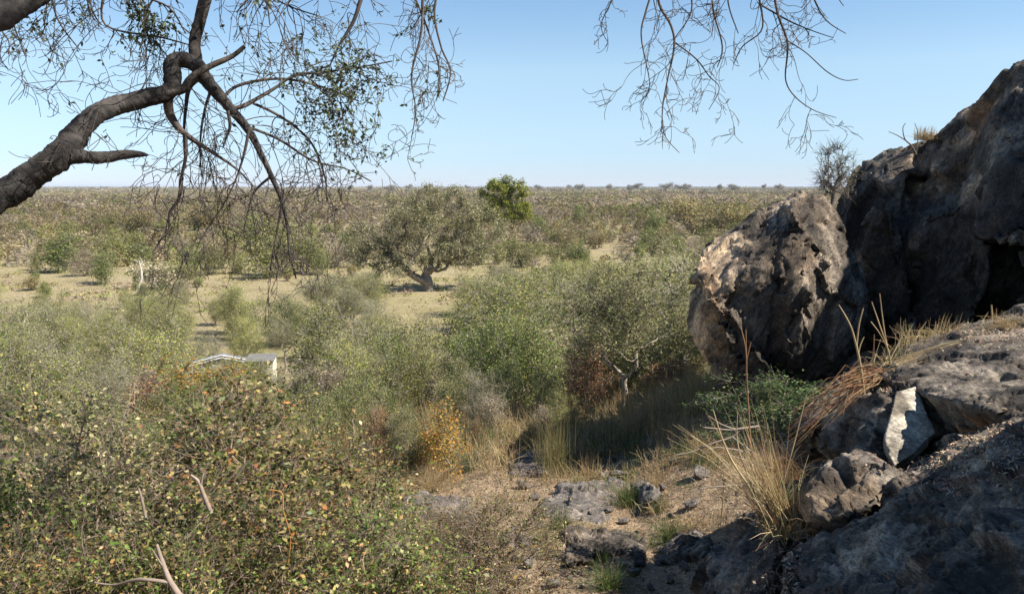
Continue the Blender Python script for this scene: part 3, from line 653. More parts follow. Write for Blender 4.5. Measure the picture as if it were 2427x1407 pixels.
NAME = {'grey': 'bare_bush', 'f_grey': 'bare_bush', 'tree': 'small_tree', 'orange': 'shrub'}
def bush(key, px, top, D, wide=1.0, label=None, var=None, h=None, hscale=1.0):
    """a plant whose crown top is seen at row `top`, standing D metres away"""
    global CNT
    CNT += 1
    x = P(px, 600, D)[0]; zb = float(hgt(np.array([x]), np.array([D]))[0])
    if h is None: h = P(px, top, D)[2] - zb
    h = max(h, .35)
    pl = PR[key][(var if var is not None else CNT) % len(PR[key])]
    s = h / pl.h
    o = put(pl, NAME.get(key, 'bush'), (x, D, zb - .03), float(rng.uniform(0, 6.28)), (s * wide, s * wide, s),
            ('trunk', 'crown') if key == 'tree' else ('stems', 'foliage'))
    L, kd, cat, grp = KIND[key]
    if label: tag(o, label, cat, grp)
    else: auto(o, L, kd, cat, grp)
    return o
# --- the plants that stand out, each where the photo shows it
PR['forked'] = [make_plant(190, [((-.7, 0, 2.3), (.8, .8, .55)), ((.7, .2, 2.4), (.8, .8, .6)), ((0, 0, 3.2), (1.0, .9, .6)), ((-.2, .4, 2.6), (.8, .8, .6)), ((1.3, 0, 2.2), (.5, .5, .35)), ((-1.3, 0, 2.8), (.5, .5, .4)), ((0, -.3, 2.0), (.6, .5, .35))], 190, 12500, .06,
    [(4, (.25, .26, .09)), (3, (.32, .30, .13)), (2, (.15, .17, .055)), (1, (.40, .33, .18))], base=[(0, 0, -.2), (.01, 0, .5), (-.02, 0, 1.05)], spread=.13, twigs=4, twlen=.35, twr=.004, r0=.0045, expo=.5, shell=.35, woodcol=(1, .95, .9), bias=.5)]
KIND['forked'] = ('forked', 'tree', 'tree', None); NAME['forked'] = 'forked_tree'
t_ = bush('forked', 1487, 610, 19.2, 1.1, 'open crowned olive tree with a forked pale grey trunk'); t_.rotation_euler = (0, 0, .2)
bush('tree', 1625, 590, 25, 1.1, 'broken topped grey trunked tree close behind the leaning boulder', var=2)
bush('tree', 1210, 650, 36, 1.1, 'pale branched open tree rising before the clearing', var=0)
bush('tree', 1350, 660, 42, 1.0, 'grey half bare tree at the near edge of the clearing', var=2)
bush('rust', 1392, 795, 20.5, 1.0, 'dark rusty brown bush left of the forked grey trunk')
bush('rust', 1600, 850, 23, 1.25, 'coppery brown bush in grass beside the leaning boulder')
bush('rust', 1660, 830, 24.5, 1.0)
bush('rust', 1130, 985, 16.3, .8, 'low dry brown bush right of the orange shrub')
bush('dry', 1165, 930, 18, 1.0)
bush('dry', 1280, 955, 17.5, 1.0)
bush('green', 1260, 745, 23.5, 1.2, 'bright leafy green bush in the middle of the thicket')
bush('green', 1110, 765, 24.5, 1.1)
bush('green', 1180, 830, 20.5, 1.0)
bush('yellow', 1345, 925, 17.6, 1.0, 'small yellow leaved bush in front of the rusty brown bush')
bush('olive', 1300, 870, 19, .8)
bush('olive', 1075, 850, 20, 1.0); bush('grey', 1140, 875, 18.6, .9)
bush('orange', 1060, 950, 13.7, 1.25, 'orange and yellow leaved shrub among straw grass', var=0)
bush('orange', 1010, 1000, 14.2, 1.0, var=1)
bush('orange', 450, 845, 21, 2.2, 'orange topped shrub in front of the white gabled roof', var=1)
bush('orange', 505, 850, 20, 2.0, 'golden shrub beside the white gabled roof', var=0)
bush('green', 800, 870, 17, 1.0); bush('green', 900, 905, 15.5, .9); bush('green', 700, 905, 14.5, .9, label='feathery light green bush behind the near leafy thicket')
bush('olive', 960, 955, 14.5, 1.0); bush('rust', 890, 960, 14.4, .8)
bush('green', 420, 890, 15, 1.0); bush('green', 300, 930, 13.5, 1.0); bush('olive', 560, 900, 14.5, 1.0); bush('rust', 330, 900, 16, .8)
bush('grey', 250, 850, 19, .8); bush('grey', 90, 790, 21, .8); bush('olive', 160, 830, 16, .9); bush('olive', 60, 790, 18, 1.0)
bush('grey', 850, 815, 23, 1.1); bush('yellow', 960, 800, 24, 1.1); bush('yellow', 1440, 760, 25, 1.0); bush('olive', 1530, 720, 27, 1.1)
bush('yellow', 1560, 700, 34, 1.2); bush('grey', 1480, 690, 36, 1.2); bush('yellow', 1600, 760, 28, 1.0)
bush('grey', 1620, 650, 45, 1.2); bush('yellow', 1560, 600, 60, 1.3); bush('olive', 1640, 570, 66, 1.4)
bush('grey', 215, 705, 62, 1.3, 'grey brown round bush at the left edge of the thicket'); bush('grey', 120, 720, 56, 1.0)
bush('green', 330, 690, 70, 1.0); bush('green', 395, 665, 72, .9, 'green bush in front of the cream flowering bush')
def scatter(n, lo, hi, D0, D1, keys, h0, h1, seed, avoid=None, mind=1.0):
    r = R_(seed); pts = []; tries = 0
    while len(pts) < n and tries < n * 60:
        tries += 1
        D = math.sqrt(r.uniform(D0 ** 2, D1 ** 2)); px = r.uniform(lo, hi); x = P(px, 600, D)[0]
        if (avoid and avoid(px, D, x)) or (D > 48 and abs(px - 1010) < 110): continue
        if any((x - a) ** 2 + (D - b) ** 2 < (mind * D ** .5 * .35) ** 2 for a, b in pts): continue
        pts.append((x, D)); k = keys[r.integers(len(keys))]
        bush(k, px, 0, D, r.uniform(.9, 1.35), h=r.uniform(h0, h1) * (.75 if 'grey' in k else 1))
hut = lambda px, D, x: 17 < D < 47 and 380 < px < 740
scatter(60, -60, 1750, 22, 44, ['yellow', 'yellow', 'yellow', 'olive', 'olive', 'grey', 'green', 'green', 'dry', 'tree'], 2.4, 4.2, 5, hut)
scatter(75, -80, 1750, 44, 78, ['yellow', 'yellow', 'yellow', 'olive', 'grey', 'green', 'tree'], 2.8, 4.6, 15, lambda px, D, x: D > 60 + max(0, px - 250) * .03)
scatter(16, 330, 760, 19, 30, ['yellow', 'olive', 'grey', 'green', 'dry'], 1.0, 1.9, 6)
scatter(34, 830, 1720, 60, 92, ['grey', 'yellow', 'grey', 'tree', 'olive'], 3.4, 5.2, 16, None, .8)
scatter(12, -50, 800, 62, 86, ['grey', 'yellow', 'dry'], 1.6, 3.2, 17)
bush('yellow', 560, 875, 24, 1.0); bush('olive', 440, 862, 33, 1.3); bush('yellow', 500, 866, 34, 1.2); bush('yellow', 560, 846, 35, 1.3); bush('green', 590, 885, 33, 1.0); bush('yellow', 400, 850, 35, 1.2); bush('grey', 640, 866, 35, .9); bush('dry', 545, 862, 36, .7); bush('grey', 500, 866, 36.5, 1.0); bush('olive', 600, 905, 22, 1.0)
scatter(22, -60, 1500, 86, 121, ['f_grey', 'f_olive', 'f_green', 'f_tan'], .8, 2.2, 18, lambda px, D, x: abs(px - 1010) < 150)
log('thicket %d' % CNT)
# clearing: few low plants; beyond it the scrub
def clr(px, D, x):                       # the pale open strip runs diagonally
    near = 84 + (px - 200) * .012; far = 118 + max(0, (px - 600)) * .012
    return near < D < far and rng.uniform() < .93
scatter(118, -50, 1900, 96, 215, ['f_grey', 'f_grey', 'f_grey', 'f_olive', 'f_olive', 'f_green', 'f_tan'], 2.4, 5.0, 8, lambda px, D, x: D < 122 or (abs(px - 1010) < 120 and D < 130), 1.2)
for (k, px, top, D, w, lb) in [
    ('f_green', 150, 555, 120, 1.5, 'large airy green bush at the left beyond the clearing'), ('f_grey', 200, 590, 112, 1.2, 'grey branched bush in front of the large airy green bush'),
    ('f_green', 245, 600, 103, 1.1, 'green bush on the edge of the clearing left of the pale dead trunk'), ('f_green', 320, 640, 104, .8, 'small round green bush behind the pale dead trunk'),
    ('f_olive', 90, 590, 125, .8, None), ('f_green', 450, 590, 118, 1.1, None), ('f_olive', 500, 585, 115, 1.2, None), ('f_olive', 560, 600, 116, 1.0, None), ('f_olive', 655, 560, 112, 1.2, None),
    ('f_olive', 720, 545, 116, 1.2, None), ('f_green', 760, 590, 114, .9, None), ('f_olive', 620, 505, 150, 1.0, 'dark olive tree crown standing above the grey scrub'),
    ('f_grey', 590, 470, 210, .9, None), ('f_green', 1370, 488, 250, .8, 'round dark green bush beyond the clearing'), ('f_green', 1550, 500, 215, 1.1, 'wide dark green bush on the plain'),
    ('f_tan', 1640, 472, 230, 1.4, 'golden bush mass left of the leaning boulder top'), ('f_tan', 1700, 480, 220, 1.4, None), ('f_tan', 1760, 488, 225, 1.4, None), ('f_green', 1280, 515, 200, 1.0, None),
    ('f_olive', 1240, 560, 128, 1.0, 'low olive bush below the bright green tree'), ('f_green', 1130, 560, 132, 1.3, None), ('f_olive', 1320, 575, 125, .8, None), ('f_green', 1375, 570, 124, .8, None),
    ('f_tan', 270, 490, 225, 1.6, None), ('f_tan', 330, 500, 210, 1.3, None), ('f_tan', 480, 485, 235, 1.5, None), ('f_olive', 1550, 545, 150, .8, None), ('f_green', 1215, 480, 300, 1.0, None)]:
    bush(k, px, top, D, w, lb)
# cream flowering bush with its dark underside
PR['cream'] = [make_plant(170, bush_lobes(R_(170), 5, 1.6, 2.6), 60, 1500, .2, [(6, (.62, .54, .34)), (2, (.16, .16, .06)), (1, (.08, .08, .03))], spread=.2, stems=3, twigs=3, twlen=.4, twr=.008, r0=.012, seg=4)]
KIND['cream'] = ('cream flowering', 'bush', 'bush', None)
o = bush('cream', 378, 608, 99, 1.3, 'cream flowering bush on the edge of the clearing'); 
bush('f_olive', 430, 615, 103, 1.2, 'dark leaved bush right of the cream flowering bush')
log('far individual %d' % CNT)

# --- the big gnarled tree and the bright green tree
def unique_tree(name, px, base_row, D, lobes_px, label, **kw):
    b = P(px, base_row, D); k = D / F
    lobes = [(((x - px) * k, y, (base_row - yy) * k), (rx * k, rz * k * 1.1, rz * k)) for (x, yy, y, rx, rz) in lobes_px]
    pl = make_plant(lobes=lobes, **kw); b[2] = float(hgt(b[0:1], b[1:2])[0]) if abs(b[2]) < 2 else b[2]
    t = put(pl, name, b, 0, 1, ('trunk', 'crown')); tag(t, label, 'tree'); return t
unique_tree('gnarled_tree', 1012, 688, 98, [(1010, 590, 0, 120, 38), (900, 590, -1.5, 75, 40), (860, 560, 1, 45, 35), (1100, 590, 0, 80, 38), (1150, 550, 2, 50, 50), (980, 530, -2, 75, 45), (1060, 520, 1, 80, 45),
    (1020, 475, 0, 45, 34), (1070, 470, 2, 40, 26), (960, 500, 2, 50, 30), (1130, 500, 3, 45, 30), (900, 640, -1, 35, 20), (960, 630, -3, 35, 22), (840, 600, 1, 30, 20)],
    'big gnarled grey green tree with a dark leaning trunk at the clearing', seed=301, ntar=560, nleaf=56000, leaf=.17,
    pal=[(5, (.21, .205, .095)), (4, (.28, .25, .13)), (3, (.12, .13, .05)), (1, (.5, .43, .3))], base=[(.2, 0, -.3), (.05, 0, 1.0), (-.15, 0, 2.2), (-.1, 0, 3.3)], spread=.22, twigs=4, twlen=.7, twr=.010,
    r0=.020, expo=.54, lw=.65, woodcol=(.8, .76, .72), wob=.2, shell=.45, clump=.45, thick=.62)
unique_tree('bright_green_tree', 1208, 549, 235, [(1175, 455, 0, 38, 24), (1190, 440, 0, 35, 16), (1235, 450, 1, 24, 16), (1165, 480, 0, 30, 20), (1200, 500, 0, 48, 22), (1235, 505, 0, 28, 22), (1215, 480, 1, 30, 16), (1185, 520, 0, 22, 10)],
    'tall dense bright green tree rising above the horizon', seed=302, ntar=170, nleaf=20000, leaf=.42, pal=[(5, (.24, .27, .03)), (3, (.32, .32, .045)), (3, (.12, .16, .02)), (1, (.40, .32, .07))],
    base=[(0, 0, -.3), (.1, 0, 1.5), (0, 0, 3.2)], spread=.42, twigs=3, twlen=1.0, twr=.02, r0=.03, lw=.7, woodcol=(.5, .45, .4), shell=.6, clump=.4)
# pale dead trunk
g = Geo()
b = ground_at(325, 690)
k = b[1] / F
pp = lambda q: np.array([((x - 325) * k, 0, (690 - y) * k) for x, y in q]) + rng.normal(size=(len(q), 3)) * [0, .1, 0]
g.tube(pp([(325, 692), (330, 680), (337, 660), (338, 640), (334, 618)]), [.22, .17, .14, .12, .09], 6); g.tube(pp([(335, 625), (330, 622), (326, 617)]), [.08, .06, .03], 5); g.tube(pp([(336, 628), (341, 620), (336, 610)]), [.06, .05, .02], 5)
M_DEAD = bark_mat('bleached_wood', (.38, .34, .29), (.6, .55, .48), 6, .3)
t = empty('dead_tree', b); link('trunk', g.mesh('trunk', M_DEAD), t); tag(t, 'bleached bare trunk of a dead tree standing at the clearing', 'dead tree')
log('unique trees')

# ------------------------------------------------------------------ the far bushveld
def far_mass():
    g = Geo(); r = R_(99)
    pal = .9 * np.array([(.29, .235, .095), (.24, .21, .085), (.33, .265, .17), (.31, .255, .19), (.19, .20, .065), (.36, .285, .145), (.27, .205, .12)])
    def zone(n, D0, D1, hs, ws, ntri, size, bias=0):
        D = np.sqrt(r.uniform(D0 ** 2, D1 ** 2, n)) if not bias else np.exp(r.uniform(math.log(D0), math.log(D1), n))
        x = r.uniform(-.72, .72, n) * D
        keep = ~((D < 128) | ((D < 150) & (np.abs(x / D + .1) < .05)))
        D = D[keep]; x = x[keep]; n = len(D)
        h = r.uniform(*hs, n); w = r.uniform(*ws, n)
        pos = np.stack([x, D, 0 * x], 1)
        sel = fbm(pos, 1 / 45, 3, 71); sel2 = fbm(pos, 1 / 300, 2, 77)
        # patches of one kind
        ki = np.clip(((sel + .9) / 1.8 * 7 + r.normal(0, 1.2, n)), 0, 6).astype(int)
        order = np.array([4, 0, 6, 2, 3, 5, 2])
        c = pal[order[ki]] * (1 + .25 * sel2[:, None]) * r.normal(1, .2, (n, 1)).clip(.5, 1.6)
        h = h * np.where(sel > .3, .75, 1.1)
        m = n * ntri; k = np.repeat(np.arange(n), ntri)
        d = r.normal(size=(m, 3)); d /= np.linalg.norm(d, axis=1, keepdims=True); d[:, 2] = np.abs(d[:, 2]) * .9 + .05
        C = np.stack([x[k] + d[:, 0] * w[k] / 2 * r.uniform(.6, 1, m), D[k] + d[:, 1] * w[k] / 2 * r.uniform(.6, 1, m), hgt(x, D)[k] + d[:, 2] * h[k]], 1)
        g.tris(C, size * r.uniform(.6, 1.3, m), c[k] * r.normal(1, .12, (m, 1)), r, .3)
    zone(3400, 122, 420, (1.4, 3.8), (2, 5.5), 200, .19)
    zone(9000, 380, 1500, (1.6, 5), (4, 10), 56, .55)
    zone(12000, 1400, 6000, (2, 5), (12, 30), 22, 1.8)
    zone(6000, 5000, 30000, (3, 9), (60, 160), 12, 7, 1)
    me = g.mesh('distant_bushveld', M_FAR); o = link('distant_bushveld', me); tag(o, 'mass of tan and grey green scrub reaching the horizon', 'bushveld', None, 'stuff')
far_mass(); log('far mass')
def clearing_cover():
    g = Geo(); r = R_(91); n = 2600; D = np.sqrt(r.uniform(66 ** 2, 140 ** 2, n)); x = r.uniform(-.66, .5, n) * D; pos = np.stack([x, D, 0 * x], 1)
    s_ = fbm(pos, 1 / 9, 3, 31); kp = s_ > -.15 + .3 * (r.uniform(size=n) > .5); x, D, s_ = x[kp], D[kp], s_[kp]; n = len(x); z = hgt(x, D)
    pal = np.array([(.40, .33, .16), (.30, .29, .10), (.24, .26, .08), (.34, .25, .17), (.27, .2, .15)]); c = pal[r.integers(0, 5, n)]; w_ = r.uniform(.25, 1.3, n); h_ = r.uniform(.1, .55, n); m = 26; k = np.repeat(np.arange(n), m)
    C = np.stack([x[k] + r.normal(size=n * m) * w_[k] * .5, D[k] + r.normal(size=n * m) * w_[k] * .5, z[k] + r.uniform(0, 1, n * m) * h_[k]], 1); g.tris(C, .10, c[k] * r.normal(1, .12, (n * m, 1)), r, .1)
    tag(link('ground_cover', g.mesh('ground_cover', M_FAR)), 'low tufts and forbs dotting the pale clearing', 'ground cover', kind='stuff')
clearing_cover()
PR['sky'] = [make_plant(240 + k, tree_lobes(R_(240 + k), 6, 5, 11, .5), 50, 1300, .8, [(3, (.27, .25, .19)), (2, (.34, .31, .25))], base=[(0, 0, -.3), (0, 0, 2), (.2, 0, 4)], spread=.8, twigs=2, twlen=1.5, twr=.05, r0=.07, lw=.7, seg=4) for k in range(2)]  # leaf colours lightened to paint in the distance haze
KIND['sky'] = ('flat crowned skyline', 'tree', 'tree', 'scattered tall trees on the horizon'); NAME['sky'] = 'skyline_tree'
for px, hp in [(1515, 9), (1560, 10), (1480, 6), (1440, 5), (1390, 7), (1372, 5), (1330, 5), (1600, 6), (1635, 7), (1690, 5), (1740, 5), (1790, 6), (1835, 6), (970, 5), (890, 5), (1100, 4), (1020, 5), (600, 5), (1290, 4), (940, 4), (850, 4)]:
    D = float(rng.uniform(1400, 2600)); o = bush('sky', px + rng.uniform(-22, 22), 442 - hp * rng.uniform(.5, 1.1), D, rng.uniform(.8, 1.6))
o = None
# ------------------------------------------------------------------ the tree that overhangs the view
tree0 = np.array([-3.5, 3.0, float(hgt(np.array([-3.5]), np.array([3.0]))[0]) - .2])
T_OVER = empty('overhanging_tree', tree0)
tag(T_OVER, 'old rough barked tree reaching its crooked limb and drooping bare twigs across the sky', 'tree')
def opath(q, n=None):
    """[(px,py,D,width_px)...] -> smooth points and radii"""
    q = np.array(q, float); pts = np.array([P(*k[:3]) for k in q]); rad = q[:, 3] * q[:, 2] / F / 2
    m = n or len(q) * 5; t = np.linspace(0, len(q) - 1, m); i = np.clip(t.astype(int), 0, len(q) - 2); f = (t - i)[:, None]
    g = lambda A, k: A[np.clip(k, 0, len(A) - 1)]
    p0, p1, p2, p3 = g(pts, i - 1), pts[i], pts[i + 1], g(pts, i + 2)
    S = .5 * (2 * p1 + (p2 - p0) * f + (2 * p0 - 5 * p1 + 4 * p2 - p3) * f ** 2 + (3 * p1 - p0 - 3 * p2 + p3) * f ** 3)
    return S, np.interp(t, np.arange(len(q)), rad)
def limb(name, q, k=8, label=None, rough=.10, mt=None, col=(1, 1, 1), raw=None):
    S, R = raw if raw else opath(q)
    r = R_(int(abs(S[0, 0]) * 1000) % 9999)
    if k >= 10:                                           # knobbly bark: a displaced tube
        n = len(S); tt = np.linspace(0, n - 1, n * 6); S = np.stack([np.interp(tt, np.arange(n), S[:, j]) for j in range(3)], 1); R = np.interp(tt, np.arange(n), R)
    g = Geo(); g.tube(S, R, k, col)
    me = None
    V = np.concatenate(g.V)
    if k >= 10:
        c = np.repeat(S, k, axis=0); rr = np.repeat(R, k)[:, None]; d = (V - c) / (rr + 1e-6)
        nn = fbm(V, 7, 3, 5) * .16 + np.abs(fbm(V * [1, 1, 1], 26, 3, 6)) * rough - fbm(V, 70, 2, 7) * rough * .5
        V = c + d * rr * (1 + nn[:, None])
    g.V = [V - tree0]
    o = link(name, g.mesh(name, mt or M_BARK, True), T_OVER)
    if label: o['label'] = label
    return S
A = np.array
trunk_pts = np.array([tree0 + [0, 0, -.3], tree0 + [.02, 0, .8], tree0 + [.12, .1, 1.7], P(-330, 640, 3.45), P(-200, 590, 3.5), P(-60, 500, .7)])
def seg(ptsA, rads): 
    t = np.linspace(0, len(ptsA) - 1, len(ptsA) * 5); i = np.arange(len(ptsA)); return np.stack([np.interp(t, i, ptsA[:, j]) for j in range(3)], 1), np.interp(t, i, rads)
limb('trunk', None, 18, raw=seg(np.array([tree0 + [0, 0, -.3], tree0 + [.02, 0, .8], tree0 + [.1, .05, 1.8], tree0 + [.0, .1, 2.8], tree0 + [-.2, .2, 4.2], P(-420, -420, .7)]), [.34, .27, .24, .2, .17, .14]))
main = limb('limb', [(-330, 620, 3.3, 91), (-190, 570, 3.4, 84), (-60, 496, 3.6, 75.6), (20, 455, 3.7, 71.4), (90, 405, 3.75, 67.2), (150, 362, 3.8, 64.4), (180, 318, 3.85, 58.8), (215, 282, 3.9, 49), (270, 253, 4, 43.4), (340, 235, 4.05, 44.8), (400, 216, 4.1, 41.6),
    (408, 185, 4.12, 38.4), (408, 152, 4.13, 33.6), (432, 141, 4.15, 33.6), (466, 154, 4.15, 33.6), (488, 188, 4.15, 32), (515, 222, 4.16, 27.2), (545, 256, 4.18, 20.8), (590, 310, 4.2, 17.1), (622, 372, 4.22, 13.5), (650, 432, 4.24, 10.8), (668, 478, 4.25, 8.1), (682, 540, 4.26, 6.3), (686, 600, 4.26, 4.5), (702, 660, 4.27, 3.6)], 16, 'thick crooked limb with sunlit bark and a dark underside')
limb('broken_stub', [(165, 365, 3.8, 52), (205, 372, 3.84, 30), (250, 373, 3.87, 26), (300, 366, 3.9, 20), (335, 366, 3.9, 12), (352, 368, 3.9, 2)], 12, 'splintered dead stub of a broken branch')
limb('branch', [(498, -60, 4.2, 34), (484, 10, 4.2, 30), (470, 60, 4.2, 26), (460, 100, 4.18, 27), (464, 135, 4.16, 28), (468, 160, 4.15, 26)], 12, 'pale smooth upright branch', .05, None, (1.5, 1.4, 1.3))
limb('branch', [(395, 222, 4.0, 16), (432, 213, 4.02, 18), (455, 182, 4.02, 15), (500, 156, 4.05, 14), (548, 135, 4.07, 12), (580, 110, 4.08, 9)], 10, 'pale dead stick ending in a snapped tip', .06, None, (1.6, 1.5, 1.35))
CAR = []            # thin branches: (points, radii, seeds per metre, twig length, leafiness)
def car(q, dens=14, tw=.42, col=(1, 1, 1), nm='branch'):
    S, R = opath(q, len(q) * 4); CAR.append((S, R, dens, tw))
    if R.max() > .0045:
        g = Geo(); g.tube(S, R, 6, col); g.V = [v - tree0 for v in g.V]; link(nm, g.mesh(nm, M_TWIG, True), T_OVER)
    else: THIN.append((S, R))
THIN = []
CAR.append((main[60:], np.full(len(main) - 60, .01), 7, .4))
car([(398, 225, 4.1, 26), (402, 268, 4.12, 22), (428, 308, 4.13, 15), (478, 345, 4.15, 11), (505, 362, 4.16, 9), (560, 400, 4.2, 5), (600, 440, 4.2, 3)], 14)
car([(440, 320, 4.13, 9), (440, 372, 4.13, 9), (430, 420, 4.14, 8), (424, 470, 4.15, 9), (402, 505, 4.15, 7), (400, 545, 4.15, 5), (380, 570, 4.15, 4), (362, 600, 4.15, 3)], 13)
car([(400, 530, 4.15, 4), (428, 560, 4.15, 4), (434, 610, 4.15, 4), (420, 660, 4.15, 3)], 6, .2)
car([(478, 178, 4.2, 18), (450, 205, 4.2, 13), (441, 250, 4.22, 9), (436, 320, 4.22, 6), (440, 400, 4.22, 4)], 12)
car([(500, 215, 4.2, 9), (488, 250, 4.22, 7), (478, 300, 4.24, 6), (474, 360, 4.24, 4), (478, 420, 4.24, 3)], 14)
car([(548, 258, 4.18, 9), (575, 252, 4.2, 12), (602, 238, 4.25, 10), (650, 210, 4.3, 8), (700, 178, 4.35, 6), (760, 172, 4.4, 5), (850, 160, 4.45, 4), (930, 145, 4.5, 3)], 16)
car([(530, 230, 4.2, 8), (560, 205, 4.25, 8), (620, 190, 4.3, 7), (680, 188, 4.35, 6), (760, 205, 4.4, 5), (850, 240, 4.5, 3)], 16)
car([(600, 245, 4.3, 7), (650, 268, 4.35, 7), (705, 305, 4.4, 6), (745, 350, 4.45, 5), (770, 420, 4.5, 4), (775, 480, 4.5, 3)], 16)
car([(585, 300, 4.2, 7), (660, 330, 4.3, 6), (740, 380, 4.4, 5), (820, 400, 4.45, 3), (880, 430, 4.5, 3)], 14)
car([(540, 262, 4.15, 9), (545, 300, 4.15, 8), (535, 330, 4.15, 5), (528, 350, 4.15, 3)], 18)
car([(590, 305, 4.15, 8), (582, 350, 4.15, 8), (568, 400, 4.15, 5), (548, 450, 4.15, 4), (520, 500, 4.15, 4), (480, 560, 4.15, 3), (462, 600, 4.15, 2)], 11)
car([(668, 478, 4.25, 6), (660, 530, 4.25, 5), (650, 580, 4.25, 4), (640, 640, 4.25, 3)], 14, .3)
car([(640, 420, 4.24, 7), (600, 460, 4.24, 5), (580, 540, 4.24, 3)], 14, .3)
# top left: twigs hanging from the limb above the picture
limb('limb', [(-400, 330, 3.0, 110), (-200, 150, 3.1, 95), (-80, 68, 3.2, 80), (20, 16, 3.3, 66), (110, -28, 3.4, 56), (220, -90, 3.6, 55), (420, -170, 4.0, 48), (700, -210, 4.3, 42), (1000, -190, 4.5, 36), (1300, -160, 4.7, 32), (1650, -130, 4.8, 26), (1950, -110, 4.9, 16), (2150, -60, 4.9, 8)], 12, 'dark upper limb crossing the top left corner', .1)
for x0, y0, x1, y1, w in [(40, -20, 60, 130, 5), (120, -40, 190, 120, 5), (210, -30, 240, 60, 5), (300, -30, 330, 120, 6), (380, -40, 360, 110, 6), (330, -20, 440, 80, 6), (560, -60, 640, 60, 6), (620, -60, 760, 40, 5), (250, 60, 460, 110, 5), (0, 60, 20, 130, 4), (640, -60, 560, 30, 5), (720, -50, 700, 60, 4)]:
    mx, my = (x0 + x1) / 2 + rng.uniform(-30, 30), (y0 + y1) / 2 + rng.uniform(-20, 20); D = rng.uniform(3.9, 4.6)
    car([(x0, y0 - 90, D, w + 2), (x0, y0, D, w), (mx, my, D, w * .8), (x1, y1, D, w * .5)], 15, .36)
car([(880, -90, 4.4, 12), (855, 0, 4.4, 11), (836, 55, 4.4, 9), (805, 105, 4.4, 5), (780, 160, 4.4, 3)], 10, .3)
car([(1010, -90, 4.5, 9), (1002, 0, 4.5, 8), (998, 80, 4.5, 6), (975, 180, 4.5, 4), (985, 260, 4.5, 3), (975, 330, 4.5, 2)], 9, .3)
car([(1060, -90, 4.6, 7), (1030, 20, 4.6, 6), (1045, 110, 4.6, 5), (1068, 170, 4.6, 4), (1050, 240, 4.6, 3)], 11, .34)
car([(960, -60, 4.6, 6), (1010, 60, 4.6, 5), (1040, 160, 4.6, 4), (1035, 240, 4.6, 2)], 9, .3)
# top right
for q, d, tw in [([(1560, -120, 4.8, 12), (1560, 0, 4.8, 9), (1590, 60, 4.8, 8), (1598, 110, 4.8, 7), (1582, 190, 4.8, 5), (1570, 260, 4.8, 4), (1575, 320, 4.8, 3), (1610, 362, 4.8, 2)], 9, .3),
                 ([(1560, -60, 4.8, 8), (1530, 30, 4.8, 6), (1520, 90, 4.8, 5), (1540, 200, 4.8, 3), (1520, 240, 4.8, 2)], 12, .34), ([(1480, -90, 4.8, 7), (1450, 0, 4.8, 4), (1425, 60, 4.8, 3), (1440, 100, 4.8, 2)], 9, .25),
                 ([(1598, 100, 4.8, 5), (1650, 140, 4.8, 5), (1680, 180, 4.8, 4), (1705, 210, 4.8, 3), (1680, 260, 4.8, 2)], 13, .26), ([(1680, -90, 4.8, 8), (1690, 20, 4.8, 6), (1712, 110, 4.8, 5), (1700, 160, 4.8, 3)], 13, .3),
                 ([(1780, -90, 4.9, 10), (1800, 0, 4.9, 7), (1806, 70, 4.9, 5), (1760, 110, 4.9, 4), (1740, 150, 4.9, 3)], 10, .3), ([(1830, -90, 4.9, 10), (1840, 20, 4.9, 8), (1864, 90, 4.9, 7), (1866, 130, 4.9, 6), (1862, 190, 4.9, 4), (1885, 230, 4.9, 4), (1930, 262, 4.9, 3), (1982, 279, 4.9, 2)], 10, .3),
                 ([(1864, 95, 4.9, 5), (1910, 125, 4.9, 4), (1960, 170, 4.9, 4), (2000, 190, 4.9, 3), (2034, 188, 4.9, 2)], 4, .2), ([(1900, -90, 5, 8), (1930, 0, 5, 5), (1960, 50, 5, 4), (2005, 80, 5, 2)], 9, .26), ([(1800, 10, 5, 6), (1870, 50, 5, 5), (1930, 75, 5, 3), (1975, 90, 5, 2)], 9, .26),
                 ([(1960, -90, 5, 6), (1985, -10, 5, 3), (2000, 15, 5, 2)], 4, .2), ([(1620, -80, 4.8, 7), (1640, 20, 4.8, 5), (1600, 90, 4.8, 3)], 12, .3), ([(1740, -80, 4.8, 7), (1725, 0, 4.8, 5), (1750, 80, 4.8, 3)], 10, .3)]:
    car([(a_, b_, c_, max(1.6, w_ * .72)) for a_, b_, c_, w_ in q], d * .85, tw)
